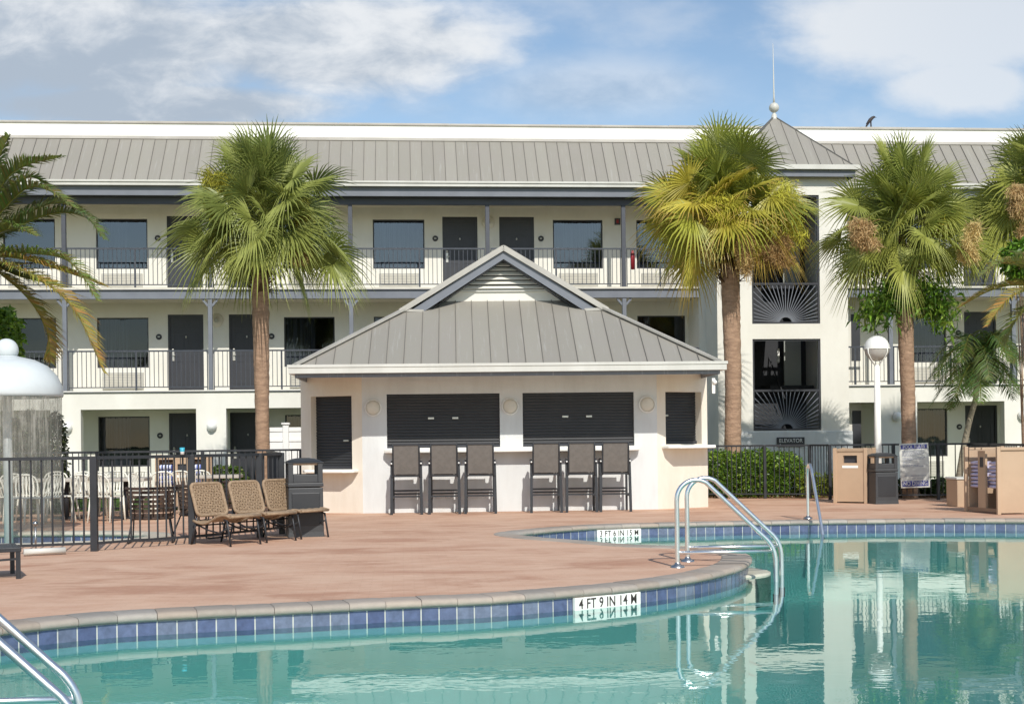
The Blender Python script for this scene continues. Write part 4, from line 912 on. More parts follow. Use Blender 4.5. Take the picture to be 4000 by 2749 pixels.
shrub('spiky_plant','yellow-green spiky plant low behind the fence beside the tan cabinet','plant',[(8.95,28.9,.22,.20,.2,.26),(9.4,28.8,.2,.24,.2,.24),(9.8,28.7,.2,.2,.2,.22)],1500,.22,((.22,.28,.03),(.30,.33,.04),(.12,.17,.02)),3,narrow=.16)
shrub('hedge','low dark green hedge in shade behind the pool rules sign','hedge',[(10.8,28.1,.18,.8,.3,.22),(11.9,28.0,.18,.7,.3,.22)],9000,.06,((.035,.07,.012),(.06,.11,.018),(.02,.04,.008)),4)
shrub('round_shrub','low green shrub with yellow tips behind the far fence, left of the kiosk','shrub',[(-3.75,28.1,.40,.55,.4,.48)],6500,.07,((.06,.12,.018),(.11,.19,.03),(.22,.27,.04),(.03,.06,.01)),5)
shrub('upright_shrub','tall dark pointed shrub behind the water curtain, nearest the white pole','shrub',[(-7.30,26.7,1.0,.30,.3,1.05),(-7.25,26.7,.5,.38,.35,.6)],8500,.075,((.035,.05,.016),(.06,.085,.025),(.02,.03,.01),(.13,.15,.06)),6)
shrub('upright_shrub','slimmer dark pointed shrub standing just right of its taller twin by the water curtain','shrub',[(-6.80,26.75,.98,.22,.25,1.02),(-6.78,26.75,.4,.28,.3,.5)],6000,.075,((.035,.05,.016),(.06,.085,.025),(.02,.03,.01),(.13,.15,.06)),7)
shrub('leafy_shrub','bright lime shrub at the left edge beneath the feather palm','shrub',[(-7.95,26.6,3.45,.55,.5,.62),(-8.1,26.6,1.6,.35,.35,1.6)],5200,.14,((.16,.30,.03),(.25,.40,.04),(.10,.20,.02)),8)
shrub('leafy_shrub','bright green leaves at the right edge above the feather palm','shrub',[(12.25,25.2,4.75,.38,.35,.40),(12.6,25.2,2.4,.15,.2,2.3)],3000,.13,((.12,.25,.025),(.20,.34,.03),(.07,.15,.015)),9)
# lawn: real blades near the far-left deck
rnd=random.Random(4); q=MB()
for i in range(14000):
    x=rnd.uniform(-13,-1.6); y0=26.35+(x+16)*.08 if x<-3.2 else 27.7; y=rnd.uniform(y0,33.6)
    if x>-3.2 and y<30: continue
    h=rnd.uniform(.03,.08); a=rnd.uniform(0,2*PI); k=rnd.uniform(.7,1.4); q.k=(.085*k,.16*k,.03*k); q.face([(x,y,-.035),(x+.012*math.cos(a),y+.012*math.sin(a),-.035),(x+rnd.uniform(-.03,.03),y+rnd.uniform(-.03,.03),h-.03)])
o=q.build('lawn',m_bush,col=True); o['kind']='stuff'; o['label']='short green lawn between the far fence and the motel walkway'; o['category']='grass'
rnd=random.Random(14); q=MB()
for i in range(5200):
    x=rnd.uniform(6.4,13.5); y=rnd.uniform(27.0,29.6); 
    if y<28.75-(x-6.4)*.33: continue
    a=rnd.uniform(0,2*PI); s=rnd.uniform(.02,.05); k=rnd.uniform(.6,1.4); q.k=(.30*k,.17*k,.09*k); z=.0+rnd.uniform(0,.03); q.face([(x,y,z),(x+s*math.cos(a),y+s*math.sin(a),z+rnd.uniform(-.01,.02)),(x+s*math.cos(a+.5),y+s*math.sin(a+.5),z+rnd.uniform(0,.03))])
o=q.build('bark_chips',m_bush,col=True); o['kind']='stuff'; o['label']='loose reddish bark chips under the hedge behind the right fence'; o['category']='bark chips'
# ================================================================ FENCES
def fence(name,label,path,h,posts_at,pitch=.115,mat_=None,skip=(),pw=.06,rail=.045,pk=.016):
    m=mat_ or m_black; P=[Vector((p[0],p[1],0)) for p in path]; t=thing(name,label,'fence',tuple(P[0]))
    for si,(a,b2) in enumerate(zip(P,P[1:])):
        d=(b2-a); L=d.length; d.normalize(); q=MB()
        q.bar(a+UP*(h-.02),b2+UP*(h-.02),rail,.04); q.bar(a+UP*.10,b2+UP*.10,.026,.030); n=max(1,round(L/pitch))
        for i in range(1,n):
            p=a+d*(L*i/n); q.box(p.x-pk/2,p.x+pk/2,p.y-pk/2,p.y+pk/2,.085,h-.04)
        q.build('picket_panel',m,t)
    for p in [Vector((x,y,0)) for x,y in posts_at]:
        q=MB(); q.box(p.x-pw/2,p.x+pw/2,p.y-pw/2,p.y+pw/2,-.01,h+.0); q.build('fence_post',m,t,bevel=.004)
    return t
fence('pool_fence','near black picket fence with a wide top rail, beside the three woven loungers',[(-7.2,16.1),(-4.93,16.72),(-3.86,17.02),(-2.80,17.95),(-2.02,19.02),(-1.76,19.6)],1.19,[(-7.2,16.1),(-3.86,17.02),(-2.80,17.95),(-2.02,19.02),(-1.76,19.6)],pitch=.128,rail=.06,pw=.085,pk=.020,mat_=m_black)
fence('pool_fence','black return fence seen edge-on running back from the near fence corner',[(-1.78,19.66),(-2.25,23.2),(-2.62,26.2)],1.19,[(-2.1,22.1)],pitch=.12,rail=.05,pk=.020)
fence('pool_fence','far black fence in front of the lawn, left of the kiosk',[(-12,25.95),(-8.05,26.2),(-5.,26.35),(-1.95,26.5)],1.21,[(-8.05,26.2),(-5.9,26.31),(-3.9,26.41),(-2.0,26.5)])
fence('pool_fence','black fence running from the kiosk past the clipped hedge to the tan cabinet',[(5.9,28.95),(7.0,28.60),(7.95,28.27),(8.75,27.95),(8.98,27.3)],1.17,[(6.5,28.76),(7.86,28.30),(8.75,27.95),(8.98,27.3)],pitch=.105)
fence('pool_fence','black fence behind the pool rules sign and the dark bin',[(8.98,27.28),(11.25,26.55),(11.62,26.43)],1.17,[(10.2,26.88),(11.05,26.62),(11.62,26.43)],pitch=.12)
fence('pool_fence','black fence at the right edge behind the second tan cabinet',[(11.66,26.40),(11.1,24.3),(10.75,22.4),(10.62,21.55)],1.17,[(11.1,24.3),(10.62,21.55)],pitch=.11,pw=.08)
q=MB(); t=thing('vinyl_fence','white vinyl fence with a capped post, between left palm trunk and kiosk','fence',(-2.53,29.35,0))
q=MB(); q.box(-3.1,-2.60,29.33,29.37,-.03,1.58); q.box(-2.46,-1.95,29.33,29.37,-.03,1.58); q.build('panel',m_vinyl,t)
q=MB(); q.box(-3.1,-2.60,29.31,29.39,1.58,1.67); q.box(-2.46,-1.95,29.31,29.39,1.58,1.67); q.box(-3.1,-2.60,29.31,29.39,1.36,1.41); q.box(-2.46,-1.95,29.31,29.39,1.36,1.41); q.build('rail',m_vinyl,t)
q=MB(); q.box(-2.595,-2.465,29.28,29.42,-.03,1.73); q.box(-2.62,-2.44,29.25,29.45,1.73,1.77); q.build('capped_post',m_vinyl,t,bevel=.01)

# ================================================================ BAR STOOLS
def stool():
    t=thing('bar_stool','','stool',group='sling bar stools along the kiosk counter')     # back faces -y, seat towards the bar (+y)
    q=MB(); bw=.225
    n=9; 
    def bp(k): z=.735+.535*k; return (-.10-.055*math.sin(PI*.5*k)-.03*k*k, z)
    vs=[]; 
    for i in range(n+1):
        y,z=bp(i/n); vs+=[(-bw,y,z),(bw,y,z)]
    vs2=[(v[0],v[1]+.012,v[2]) for v in vs]; q.smooth=True
    q.quads(vs+vs2,[(2*i,2*i+1,2*i+3,2*i+2) for i in range(n)]+[(2*n+2+2*i,2*n+2+2*i+2,2*n+2+2*i+3,2*n+2+2*i+1) for i in range(n)]); q.build('sling_back',m_sling,t,world=False)
    for s in (-1,1):
        q=MB(); pts=[(s*(bw+.012),)+bp(k) for k in (0,.25,.5,.75,1)]; pts=[(p[0],p[1],p[2]) for p in pts]; q.tube([(s*(bw+.012),-.09,.68)]+pts+[(s*(bw+.005),pts[-1][1]+.01,1.285)],.016,7); q.build('back_rail',m_black,t,world=False)
    q=MB(); q.bar((-bw,-.19,1.275),(bw,-.19,1.275),.018,.03); q.build('crossbar',m_black,t,world=False); q=MB(); q.bar((-.27,-.09,.70),(.27,-.09,.70),.03,.03); q.build('crossbar',m_black,t,world=False)
    q=MB(); q.smooth=True; ys=[-.08+.46*i/8 for i in range(9)]; zs=[.72-.02*math.sin(PI*i/8)+.015*(i>7) for i in range(9)]
    q.quads([(x,y,z) for y,z in zip(ys,zs) for x in (-.215,.215)],[(2*i,2*i+1,2*i+3,2*i+2) for i in range(8)]); q.build('sling_seat',m_sling,t,world=False)
    for s in (-1,1):
        q=MB(); q.bar((s*.235,-.09,.715),(s*.235,.40,.715),.028,.03); q.build('seat_rail',m_black,t,world=False)
        q=MB(); q.bar((s*.275,-.10,0),(s*.262,-.06,.94),.050,.034,up=(0,1,0)); q.build('leg',m_black,t,world=False)
        q=MB(); q.bar((s*.255,.41,0),(s*.25,.36,.92),.042,.03,up=(0,1,0)); q.build('leg',m_black,t,world=False)
        q=MB(); q.tube([(s*.262,-.11,.945),(s*.268,.02,.965),(s*.27,.18,.96),(s*.258,.37,.93)],[.018,.02,.02,.016],8); q.build('arm',m_black,t,world=False)
        q=MB(); q.ball((s*.268,-.125,.93),.017,10,6); q.build('arm_cap',m_lamp,t,world=False)
    for a,b2,z in (((-.265,-.09),(.265,-.09),.33),((-.25,.40),(.25,.40),.36),((-.26,-.09),(-.25,.40),.30),((.26,-.09),(.25,.40),.30),((-.25,.37),(.25,.37),.42)):
        q=MB(); q.bar((a[0],a[1],z),(b2[0],b2[1],z),.022,.03); q.build('footrest_bar',m_black,t,world=False)
    return t
SL=['leftmost bar stool under the left shutter, taupe sling back','middle bar stool of the three under the left shutter','right bar stool of the three under the left shutter, near the centre lamp','left bar stool of the three under the right shutter','middle bar stool of the three under the right shutter','rightmost bar stool under the right shutter, nearest the angled wall']
st=stool()
for i,(x,rz) in enumerate(((.075,-.03),(.765,-.06),(1.42,-.05),(2.62,-.05),(3.27,-.07),(3.89,-.06))):
    o=st if i==0 else dup(st,(0,0,0),0)
    o.location=(x,24.19-.04*(x-2),0); o.rotation_euler=(0,0,rz); o['label']=SL[i]

# ================================================================ WOVEN LOUNGERS
def lounger():
    t=thing('woven_lounger','','lounger',group='woven chaise loungers in a row by the near fence')   # foot at origin, head towards +y
    def slab(name,outline,f,th=.03,m=m_wick):
        pass
    # seat: wavy woven sheet
    q=MB(); q.smooth=True; n=18; W_=.25; prof=[]
    for i in range(n+1):
        k=i/n; y=.74*k; z=.37+.045*math.sin(k*PI*1.9+.4)-.05*k; prof.append((y,z))
    cols=8
    q.quads([(-W_+2*W_*j/cols,y,z+.008*((i+j)%2)) for i,(y,z) in enumerate(prof) for j in range(cols+1)],[(i*(cols+1)+j,i*(cols+1)+j+1,(i+1)*(cols+1)+j+1,(i+1)*(cols+1)+j) for i in range(n) for j in range(cols)])
    q.build('woven_seat',m_wick,t,world=False)
    for s in (-1,1):
        q=MB(); q.tube([(s*(W_+.01),y,z-.005) for y,z in prof],.019,8); q.build('seat_rim',m_wick,t,world=False)
    q=MB(); q.tube([(-W_,-.0,prof[0][1]-.005),(W_,-.0,prof[0][1]-.005)],.019,8); q.build('foot_rim',m_wick,t,world=False)
    # back panel: rounded rectangular loop filled with woven cords, leaning back
    M=Matrix.Translation((0,.66,.385))@Matrix.Rotation(R(70),4,'X'); bw,bh,rc=.25,.44,.06
    loop=[]
    for cx,cy,a0 in ((bw-rc,bh-rc,0),(-bw+rc,bh-rc,90),(-bw+rc,rc,180),(bw-rc,rc,270)):
        for k in range(5): a=R(a0+22.5*k); loop.append(M@Vector((cx+rc*math.cos(a),cy+rc*math.sin(a),0)))
    loop.append(loop[0]); q=MB(); q.tube(loop,.024,8,False); bf=q.build('back_rim',m_wick,t,world=False)
    q=MB()
    for i in range(21):
        x=-bw+.03+(2*bw-.06)*i/20; q.tube([M@Vector((x,bh*k/8+.0,.012*math.sin(k*PI+i*PI)) if k in(0,8) else Vector((x,bh*k/8,.009*(-1)**(k+i)))) for k in range(9)],.0075,5)
    for i in range(17):
        y=.03+(bh-.06)*i/16; q.tube([M@Vector((-bw+2*bw*k/10,y,.008*(-1)**(k+i+1))) for k in range(11)],.0095,5)
    q.build('woven_back',m_wick,t,world=False)
    # dark metal frame
    for s in (-1,1):
        q=MB(); q.tube([(s*.25,.0,0),(s*.25,.07,.335),(s*.25,.13,.34)],.014,7); q.build('leg',m_black,t,world=False)
        q=MB(); q.tube([(s*.25,.80,0),(s*.25,.68,.36)],.014,7); q.build('leg',m_black,t,world=False)
        q=MB(); q.tube([(s*.25,.05,.24),(s*.25,.22,.17),(s*.25,.45,.20),(s*.25,.72,.28)],.011,6); q.build('side_brace',m_black,t,world=False)
        q=MB(); q.tube([M@Vector((s*.2,.10,-.03)),(s*.2,.76,.30),(s*.22,.60,.27)],.011,6); q.build('back_strut',m_black,t,world=False)
    q=MB(); q.tube([(-.25,.73,.25),(.25,.73,.25)],.011,6); q.build('cross_brace',m_black,t,world=False)
    return t
lg=lounger(); LL=['woven tan lounger nearest the dark bin, its back upright','middle of the three woven tan loungers by the near fence','left woven tan lounger, closest to the wide fence post']
for i,((x,y),rz) in enumerate((((-1.22,18.62),R(46)),((-1.63,18.06),R(45)),((-2.04,17.50),R(47)))):
    o=lg if i==0 else dup(lg,(0,0,0),0); o.location=(x,y,0); o.rotation_euler=(0,0,rz); o['label']=LL[i]
    
# near-left black sling chaise (only its foot end is in view)
t=thing('chaise_longue','low black chaise longue whose foot end enters at the left edge','lounger',(-3.82,13.67,0),R(21))
def lb(name,m,*a,bv=0):
    q=MB(); q.box(*a); q.build(name,m,t,world=False,bevel=bv)
lb('frame_rail',m_black,-1.9,0,-.025,.025,.27,.315,bv=.006); lb('frame_rail',m_black,-1.9,0,.60,.65,.27,.315,bv=.006); lb('foot_rail',m_black,-.05,0,.025,.60,.27,.315,bv=.006); lb('sling',m_bin,-1.85,-.05,.03,.595,.30,.308)
for x in (-.03,-1.75):
    for y in (0,.62): lb('leg',m_black,x-.022,x+.022,y-.02,y+.02,0,.27)
q=MB(); q.bar((-.05,0,.20),(-1.7,0,.14),.03,.02); q.build('stretcher',m_black,t,world=False)

# ================================================================ BINS AND CABINETS
def bin_(name,label,loc,rz,w,d,h,open_=True,lining=m_tand):
    t=thing(name,label,'bin',loc,rz); hw,hd=w/2,d/2; hz=h*.62
    q=MB(); tp=.93
    def ringz(z,s): return [(-hw*s,-hd*s,z),(hw*s,-hd*s,z),(hw*s,hd*s,z),(-hw*s,hd*s,z)]
    A_=ringz(0,1.03); B_=ringz(.07,1.0); C_=ringz(hz,tp+.04)
    for lo,hi in ((A_,B_),(B_,C_)): q.quads(lo+hi,[(i,(i+1)%4,4+(i+1)%4,4+i) for i in range(4)],False)
    for sx,sy,ax in ((0,-1,0),(0,1,0),(-1,0,1),(1,0,1)):   # recessed-looking raised panel frames
        pass
    q.quads(C_,[(0,1,2,3)],False); bd=q.build('bin_body',m_bin,t,world=False,bevel=.012)
    for sy in (-1,1):
        q=MB(); y=sy*hd; q.box(-hw*.80,hw*.80,min(y*1.01,y*.9),max(y*1.01,y*.9),hz*.22,hz*.90); q.build('door_panel',m_shut,bd,world=False,bevel=.012)
    q=MB(); q.box(-hw,hw,-hd,hd,hz+.01,hz+.07); q.build('hood_base',m_bin,t,world=False,bevel=.012)
    # hood: four corner posts, sill and lintel around openings, domed lid
    q=MB(); z0=hz+.07; z1=h*.93; pw=.07
    for sx in (-1,1):
        for sy in (-1,1): q.box(min(sx*hw*.97,sx*(hw*.97-pw)),max(sx*hw*.97,sx*(hw*.97-pw)),min(sy*hd*.97,sy*(hd*.97-pw)),max(sy*hd*.97,sy*(hd*.97-pw)),z0,z1)
    zs=z0+(z1-z0)*.42
    for sy in (-1,1): q.box(-hw*.97+pw,hw*.97-pw,min(sy*hd*.95,sy*(hd*.95-.03)),max(sy*hd*.95,sy*(hd*.95-.03)),z0,zs)
    for sx in (-1,1): q.box(min(sx*hw*.95,sx*(hw*.95-.03)),max(sx*hw*.95,sx*(hw*.95-.03)),-hd*.97+pw,hd*.97-pw,z0,zs)
    q.build('hood',m_bin,t,world=False,bevel=.008)
    q=MB(); vs=[];n=9
    for i in range(n+1):
        for j in range(n+1):
            u,v=-1+2*i/n,-1+2*j/n; vs.append((hw*1.02*u,hd*1.02*v,z1+.012+.06*(1-max(abs(u),abs(v))**3)))
    m_=(n+1)**2; vs+=[(x,y,z1) for x,y,z in vs]; fs=[(i*(n+1)+j,(i+1)*(n+1)+j,(i+1)*(n+1)+j+1,i*(n+1)+j+1) for i in range(n) for j in range(n)]
    q.quads(vs,fs+[tuple(m_+k for k in reversed(f)) for f in fs],True)
    for i in range(n):
        for (a,b2) in (((i*(n+1)),((i+1)*(n+1))),((i*(n+1)+n),((i+1)*(n+1)+n)),(i,i+1),(n*(n+1)+i,n*(n+1)+i+1)): q.quads([vs[a],vs[b2],vs[m_+b2],vs[m_+a]],[(0,1,2,3)],False)
    q.build('bin_lid',lining,t,world=False)
    q=MB(); q.box(-hw*.85,hw*.85,-hd*.85,hd*.85,z1-.03,z1-.005); q.build('hood_lining',m_tan,t,world=False)
    return t
bin_('litter_bin','charcoal litter bin with an open hood and tan lining, left of the kiosk',(-1.40,19.12,0),R(10),.50,.48,1.12,lining=m_bin)
bin_('litter_bin','charcoal litter bin with see-through hood, between tan cabinet and rules sign',(9.42,25.45,0),R(4),.47,.47,1.0,lining=m_bin)
def cabinet(name,label,loc,rz,w,d,h,bays,stripe=True,deepsplit=None):
    """towel cabinet: side panels, post-and-slat top, a middle return box with a slot, open shelves with towels"""
    t=thing(name,label,'towel cabinet',loc,rz,'tan towel cabinets round the pool'); hw,hd=w/2,d/2
    for s in (-1,1):
        q=MB(); x=s*hw; q.box(min(x,x-s*.03),max(x,x-s*.03),-hd,hd,.03,h-.04); q.build('side_panel',m_tan,t,world=False,bevel=.004)
        for y in (-hd,hd):
            q=MB(); q.box(x-.035,x+.035,y-.03,y+.03,0,h); q.build('corner_post',m_tan,t,world=False,bevel=.006)
    q=MB(); q.box(-hw+.03,hw-.03,hd-.03,hd,.05,h-.04); q.build('rear_panel',m_tand,t,world=False)
    q=MB(); q.box(-hw+.03,hw-.03,-hd,hd-.03,.05,.08); q.box(-hw+.03,hw-.03,-hd+.02,hd-.03,h*.42,h*.44); q.build('shelf',m_tand,t,world=False)
    q=MB(); q.box(-hw+.036,hw-.036,-hd-.01,-hd+.02,h-.10,h-.04); q.build('front_header',m_tan,t,world=False,bevel=.004)
    q=MB(); n=3 if bays<3 else 5
    for k in range(n):
        y=-hd+(2*hd)*(k+.5)/n; q.box(-hw+.03,hw-.03,y-.03,y+.03,h-.04,h-.01)
    q.build('top_slat',m_tan,t,world=False,bevel=.004)
    return t
def cab_centre(t,x0,x1,hd,h,plate=True):
    q=MB(); wall_holes(q,x0,x1,.05,h-.10,-hd-.012,[(x0+(x1-x0)*.25,x1-(x1-x0)*.25,h-.36,h-.19)],.05); q.box(x0,x1,-hd+.05,-hd+.06,.05,h-.10); q.box(x0,x0+.015,-hd-.01,0,.05,h-.1); q.box(x1-.015,x1,-hd-.01,0,.05,h-.1); c=q.build('return_box',m_tan,t,world=False)
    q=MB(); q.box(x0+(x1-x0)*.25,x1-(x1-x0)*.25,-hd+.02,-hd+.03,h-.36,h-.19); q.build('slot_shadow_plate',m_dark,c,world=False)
    if plate:
        q=MB(); q.box(x0+(x1-x0)*.20,x1-(x1-x0)*.2,-hd-.018,-hd-.013,h-.46,h-.41); q.build('label_plate',m_white,c,world=False)
def towels(name,label,cat,origin,rz,x0,x1,y0,y1,z0,z1,m,nl=5,grp=None):
    rnd=random.Random(int(x0*99+z0*10)); q=MB(); q.smooth=True; M=Matrix.Translation(origin)@Matrix.Rotation(rz,4,'Z')
    for k in range(nl):
        za=z0+(z1-z0)*k/nl; zb=z0+(z1-z0)*(k+1)/nl; j=rnd.uniform(-.015,.015); r=(zb-za)/2; ring_=[]
        for i in range(12):
            a=2*PI*i/12; ring_.append(((y0+y1)/2+((y1-y0)/2)*max(-1,min(1,1.25*math.cos(a)))+j,(za+zb)/2+r*.98*math.sin(a)))
        vs=[M@Vector((x,y,z)) for x in (x0,(x0+x1)/2,x1) for y,z in ring_]; q.quads(vs,[(s*12+i,s*12+(i+1)%12,(s+1)*12+(i+1)%12,(s+1)*12+i) for s in range(2) for i in range(12)]); q.quads(vs[:12],[tuple(range(12))],False); q.quads(vs[24:],[tuple(range(12))],False)
    o=q.build(name,m); tag(o,label,cat,grp); return o
# behind the near fence on the left: wide double cabinet
LC=(-4.42,27.4,0)
t=cabinet('towel_cabinet','wide tan cabinet with striped towels behind the near fence',LC,0,.98,.5,1.12,3); cab_centre(t,-.17,.17,.25,1.12)
for a,c,s in ((-.44,-.20,'left'),(.20,.44,'right')): towels('towel_stack','blue and white striped towels in the %s bay of the wide tan cabinet'%s,'towels',LC,0,a,c,-.27,.02,.50,.92,m_stripe,4,'blue and white towel stacks')
C1=(9.07,26.02,0); t=cabinet('towel_cabinet','tan cabinet with a slot and white plate, beside the right-hand dark bin',C1,R(-36),.62,.58,1.10,2)
q=MB(); wall_holes(q,-.31,.31,.03,1.04,-.30,[(-.14,.14,.80,.95)],.06); q.build('front_panel',m_tan,t,world=False)
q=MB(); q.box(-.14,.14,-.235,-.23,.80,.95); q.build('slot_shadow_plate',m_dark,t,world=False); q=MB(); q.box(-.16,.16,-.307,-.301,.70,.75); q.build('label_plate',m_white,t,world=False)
# 2nd right cabinet: narrow open front turned to the left, broad side towards the pool
t=thing('towel_cabinet','tan cabinet with lavender towels and a broad plain side panel, at the right edge','towel cabinet',(10.05,21.75,0),0,'tan towel cabinets round the pool')
h=1.12
def tb(name,m,*a,b=.004):
    q=MB(); q.box(*a); return q.build(name,m,t,bevel=b)
tb('side_panel',m_tan,9.93,10.40,21.36,21.39,.02,h-.05); tb('side_panel',m_tan,9.83,10.40,22.33,22.36,.02,h-.05); tb('rear_panel',m_tand,10.37,10.40,21.39,22.33,.02,h-.05)
for x,y in ((9.90,21.36),(10.43,21.36),(9.78,22.35),(10.43,22.35)): tb('corner_post',m_tan,x-.03,x+.03,y-.03,y+.03,0,h+.01)
tb('top_rail',m_tan,9.93,10.40,21.33,21.38,h-.05,h-.0)
for k in range(3): 
    y=21.6+.25*k; tb('top_slat',m_tan,9.72,10.37,y-.03,y+.03,h-.04,h-.005)
M3=Matrix.Translation((9.84,21.86,0))@Matrix.Rotation(R(97),4,'Z')
for a,c,z0,z1,m,nm in ((-.47,.47,.03,.09,m_tand,'base_shelf'),(-.11,.12,.09,h-.06,m_tan,'return_box')):
    q=MB(); q.box(a,c,-.01,.04 if nm=='return_box' else .3,z0,z1,M3@Matrix.Rotation(PI,4,'Z')) if False else q.box(a,c,-.04,.0,z0,z1,M3); rb=q.build(nm,m,t)
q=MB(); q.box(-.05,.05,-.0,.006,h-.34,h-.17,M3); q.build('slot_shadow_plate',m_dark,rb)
for a,c,s in ((-.42,-.15,'right-hand'),(.16,.42,'left-hand')): towels('towel_stack','lavender towels in the %s bay of the cabinet at the right edge'%s,'towels',(9.84,21.86,0),R(97),a,c,-.32,-.05,.42,.88,m_towel,7,'lavender towel stacks')
t=thing('tan_bin','low beige box with a grey lid, beside the cabinet at the right edge','bin',(10.45,24.0,0))
tb('box_body',m_tan,10.22,10.72,23.75,24.25,0,.50,b=.01); tb('box_lid',m_gutter,10.20,10.74,23.73,24.27,.505,.55,b=.015)

# ================================================================ RULES SIGN, LAMP POST
t=thing('pool_rules_sign','white and blue sign headed POOL RULES and NO DIVING, hung crooked on the black fence','sign',(10.6,26.55,.7))
Ms=Matrix.Translation((10.55,26.62,.715))@Matrix.Rotation(R(-16),4,'Z')@Matrix.Rotation(R(-1.8),4,'Y'); sw,sh=.29,.46
q=MB(); q.box(-sw,sw,-.006,.006,-sh,sh,Ms); q.build('sign_board',m_signw,t,bevel=.003)
q=MB(); q.box(-sw+.03,sw-.03,-.010,-.0065,sh-.115,sh-.03,Ms); q.build('header_band',m_signb,t)
q=MB(); q.box(-sw+.03,sw-.03,-.010,-.0065,-sh+.03,-sh+.145,Ms); q.build('warning_band',m_signb,t)
def st_(nm,body,size,m,x,z,sx=1,al='CENTER'): text(nm,body,size,m,t,Ms@Matrix.Translation((x,-.0115,z))@FRONT,sx=sx,ext=.0006,align=al)
st_('header_lettering','POOL RULES',.095,m_signw,0,sh-.073,.82); st_('warning_lettering','NO DIVING',.125,m_signw,0,-sh+.088,.74)
rnd=random.Random(3); q=MB(); z=sh-.15
for row,(wd,hh) in enumerate(((.9,.012),(.78,.012),(.9,.012),(.86,.012),(.62,.012),(0,0),(.95,.012),(.82,.012),(.4,.012),(.0,0),(.3,.012),(.28,.012),(0,0),(.6,.013),(.84,.012))):
    x=-sw+.055
    while wd and x<-sw+.055+wd*(2*sw-.11):
        w=rnd.uniform(.015,.05); q.box(x,min(x+w,sw-.05),-.0085,-.0066,z-hh,z,Ms); x+=w+.010
    z-=.026 if wd else .012
q.build('small_print',m_signt,t)
st_('depth_lettering','POOL MAXIMUM DEPTH',.048,m_signt,.01,-sh+.245,.82); st_('depth_lettering','FEET   INCHES',.040,m_signt,.05,-sh+.19,.85)
t=thing('globe_lamp','white globe lamp on a tall white pole beside the third fan palm','lamp post',(9.77,26.6,0))
q=MB(); q.tube([(9.77,26.6,-.02),(9.77,26.6,1.6),(9.77,26.6,2.79)],[.075,.068,.055],16); q.lathe([(.13,0),(.13,.05),(.08,.08)],(9.77,26.6,0),16); q.build('lamp_pole',m_white,t)
q=MB(); q.smooth=True; q.lathe([(0,.262),(.08,.25),(.16,.21),(.22,.14),(.255,.06),(.262,0),(.262,-.015)],(9.77,26.6,3.135),28); q.build('globe_top',m_lamp,t)
m_glb=mat('grey_lower_globe',(.50,.48,.44),.25); q=MB(); q.lathe([(.258,-.017),(.24,-.10),(.19,-.18),(.12,-.235),(.05,-.262)],(9.77,26.6,3.135),28); q.build('globe_bowl',m_glb,t)  # lower half of the globe in a darker grey
q=MB(); q.lathe([(.268,-.02),(.272,-.005),(.268,.01)],(9.77,26.6,3.135),28)
for k in range(4):
    a=R(30+90*k); q.tube([(9.77+r*math.cos(a),26.6+r*math.sin(a),3.135+z) for r,z in ((.272,-.005),(.265,-.10),(.20,-.20),(.11,-.29),(.05,-.35))],.010,6)
q.build('lamp_cradle',m_white,t)

# ================================================================ POOL RAILS
def arch(x0,y,X,flip=1,zb=.0,deep=-.75):
    P=[(0,0,zb),(0,0,.55),(0,0,.70)]
    for k in range(1,8): a=R(180-k*(180-38)/7*1.0); P.append((.20+.20*math.cos(a),0,.70+.20*math.sin(a)))
    P+= [(.88,0,.33),(.94,0,.275)]
    P+= [(1.0,0,.19),(1.03,0,.08),(1.035,0,-.05),(1.035,0,deep)]
    return [(x0+p[0]*flip,y,p[2]) for p in P]
def railset(name,label,fr,bar_z=.15,zo=0):
    t=thing(name,label,'pool handrail',(fr[0][0],fr[0][1],0))
    for x0,y in fr:
        pts=resample(catmull([Vector(p) for p in arch(x0,y,0)],.03,False)+[Vector(arch(x0,y,0)[-1])],.03,False); pts=[Vector((p.x,p.y,p.z+zo)) for p in pts]; q=MB(); q.tube(pts,.0245,14); h=q.build('handrail_tube',m_steel,t)
        q=MB(); q.lathe([(.026,.05),(.035,.03),(.07,.018),(.075,.0)],(x0,y,.001),20); q.build('floor_collar',m_steeld,h)
        q=MB(); q.tube([(x0+.015,y,bar_z),(x0+1.02,y,bar_z)],.019,12); q.build('cross_bar',m_steel,t)
        q=MB(); q.tube([(x0+1.035,y,-.3),(x0+1.035,y,-.40)],.034,10); q.build('rubber_foot',m_black,t)
railset('pool_handrail','pair of arched stainless rails with low cross bars at the tip of the deck',[(2.82,13.50),(3.06,14.12)])
railset('pool_handrail','pair of stainless rails entering the water at the bottom left corner',[(-2.86,7.66),(-2.70,6.98)],bar_z=-.10,zo=-.235)
t=thing('pool_handrail','single bent stainless rail on the far coping, left of the tan cabinet','pool handrail',(6.53,21.0,0))
pts=catmull([Vector(p) for p in ((6.53,20.98,0),(6.53,20.98,.4),(6.525,20.97,.72),(6.525,20.93,.85),(6.52,20.84,.885),(6.51,20.72,.83),(6.47,20.38,.45),(6.42,19.95,-.05),(6.39,19.75,-.3))],.04,False)
q=MB(); q.tube(pts,.0245,12); q.build('handrail_tube',m_steel,t); q=MB(); q.lathe([(.026,.05),(.035,.03),(.07,.018),(.075,.0)],(6.53,20.98,.012),16); q.build('floor_collar',m_steeld,t)

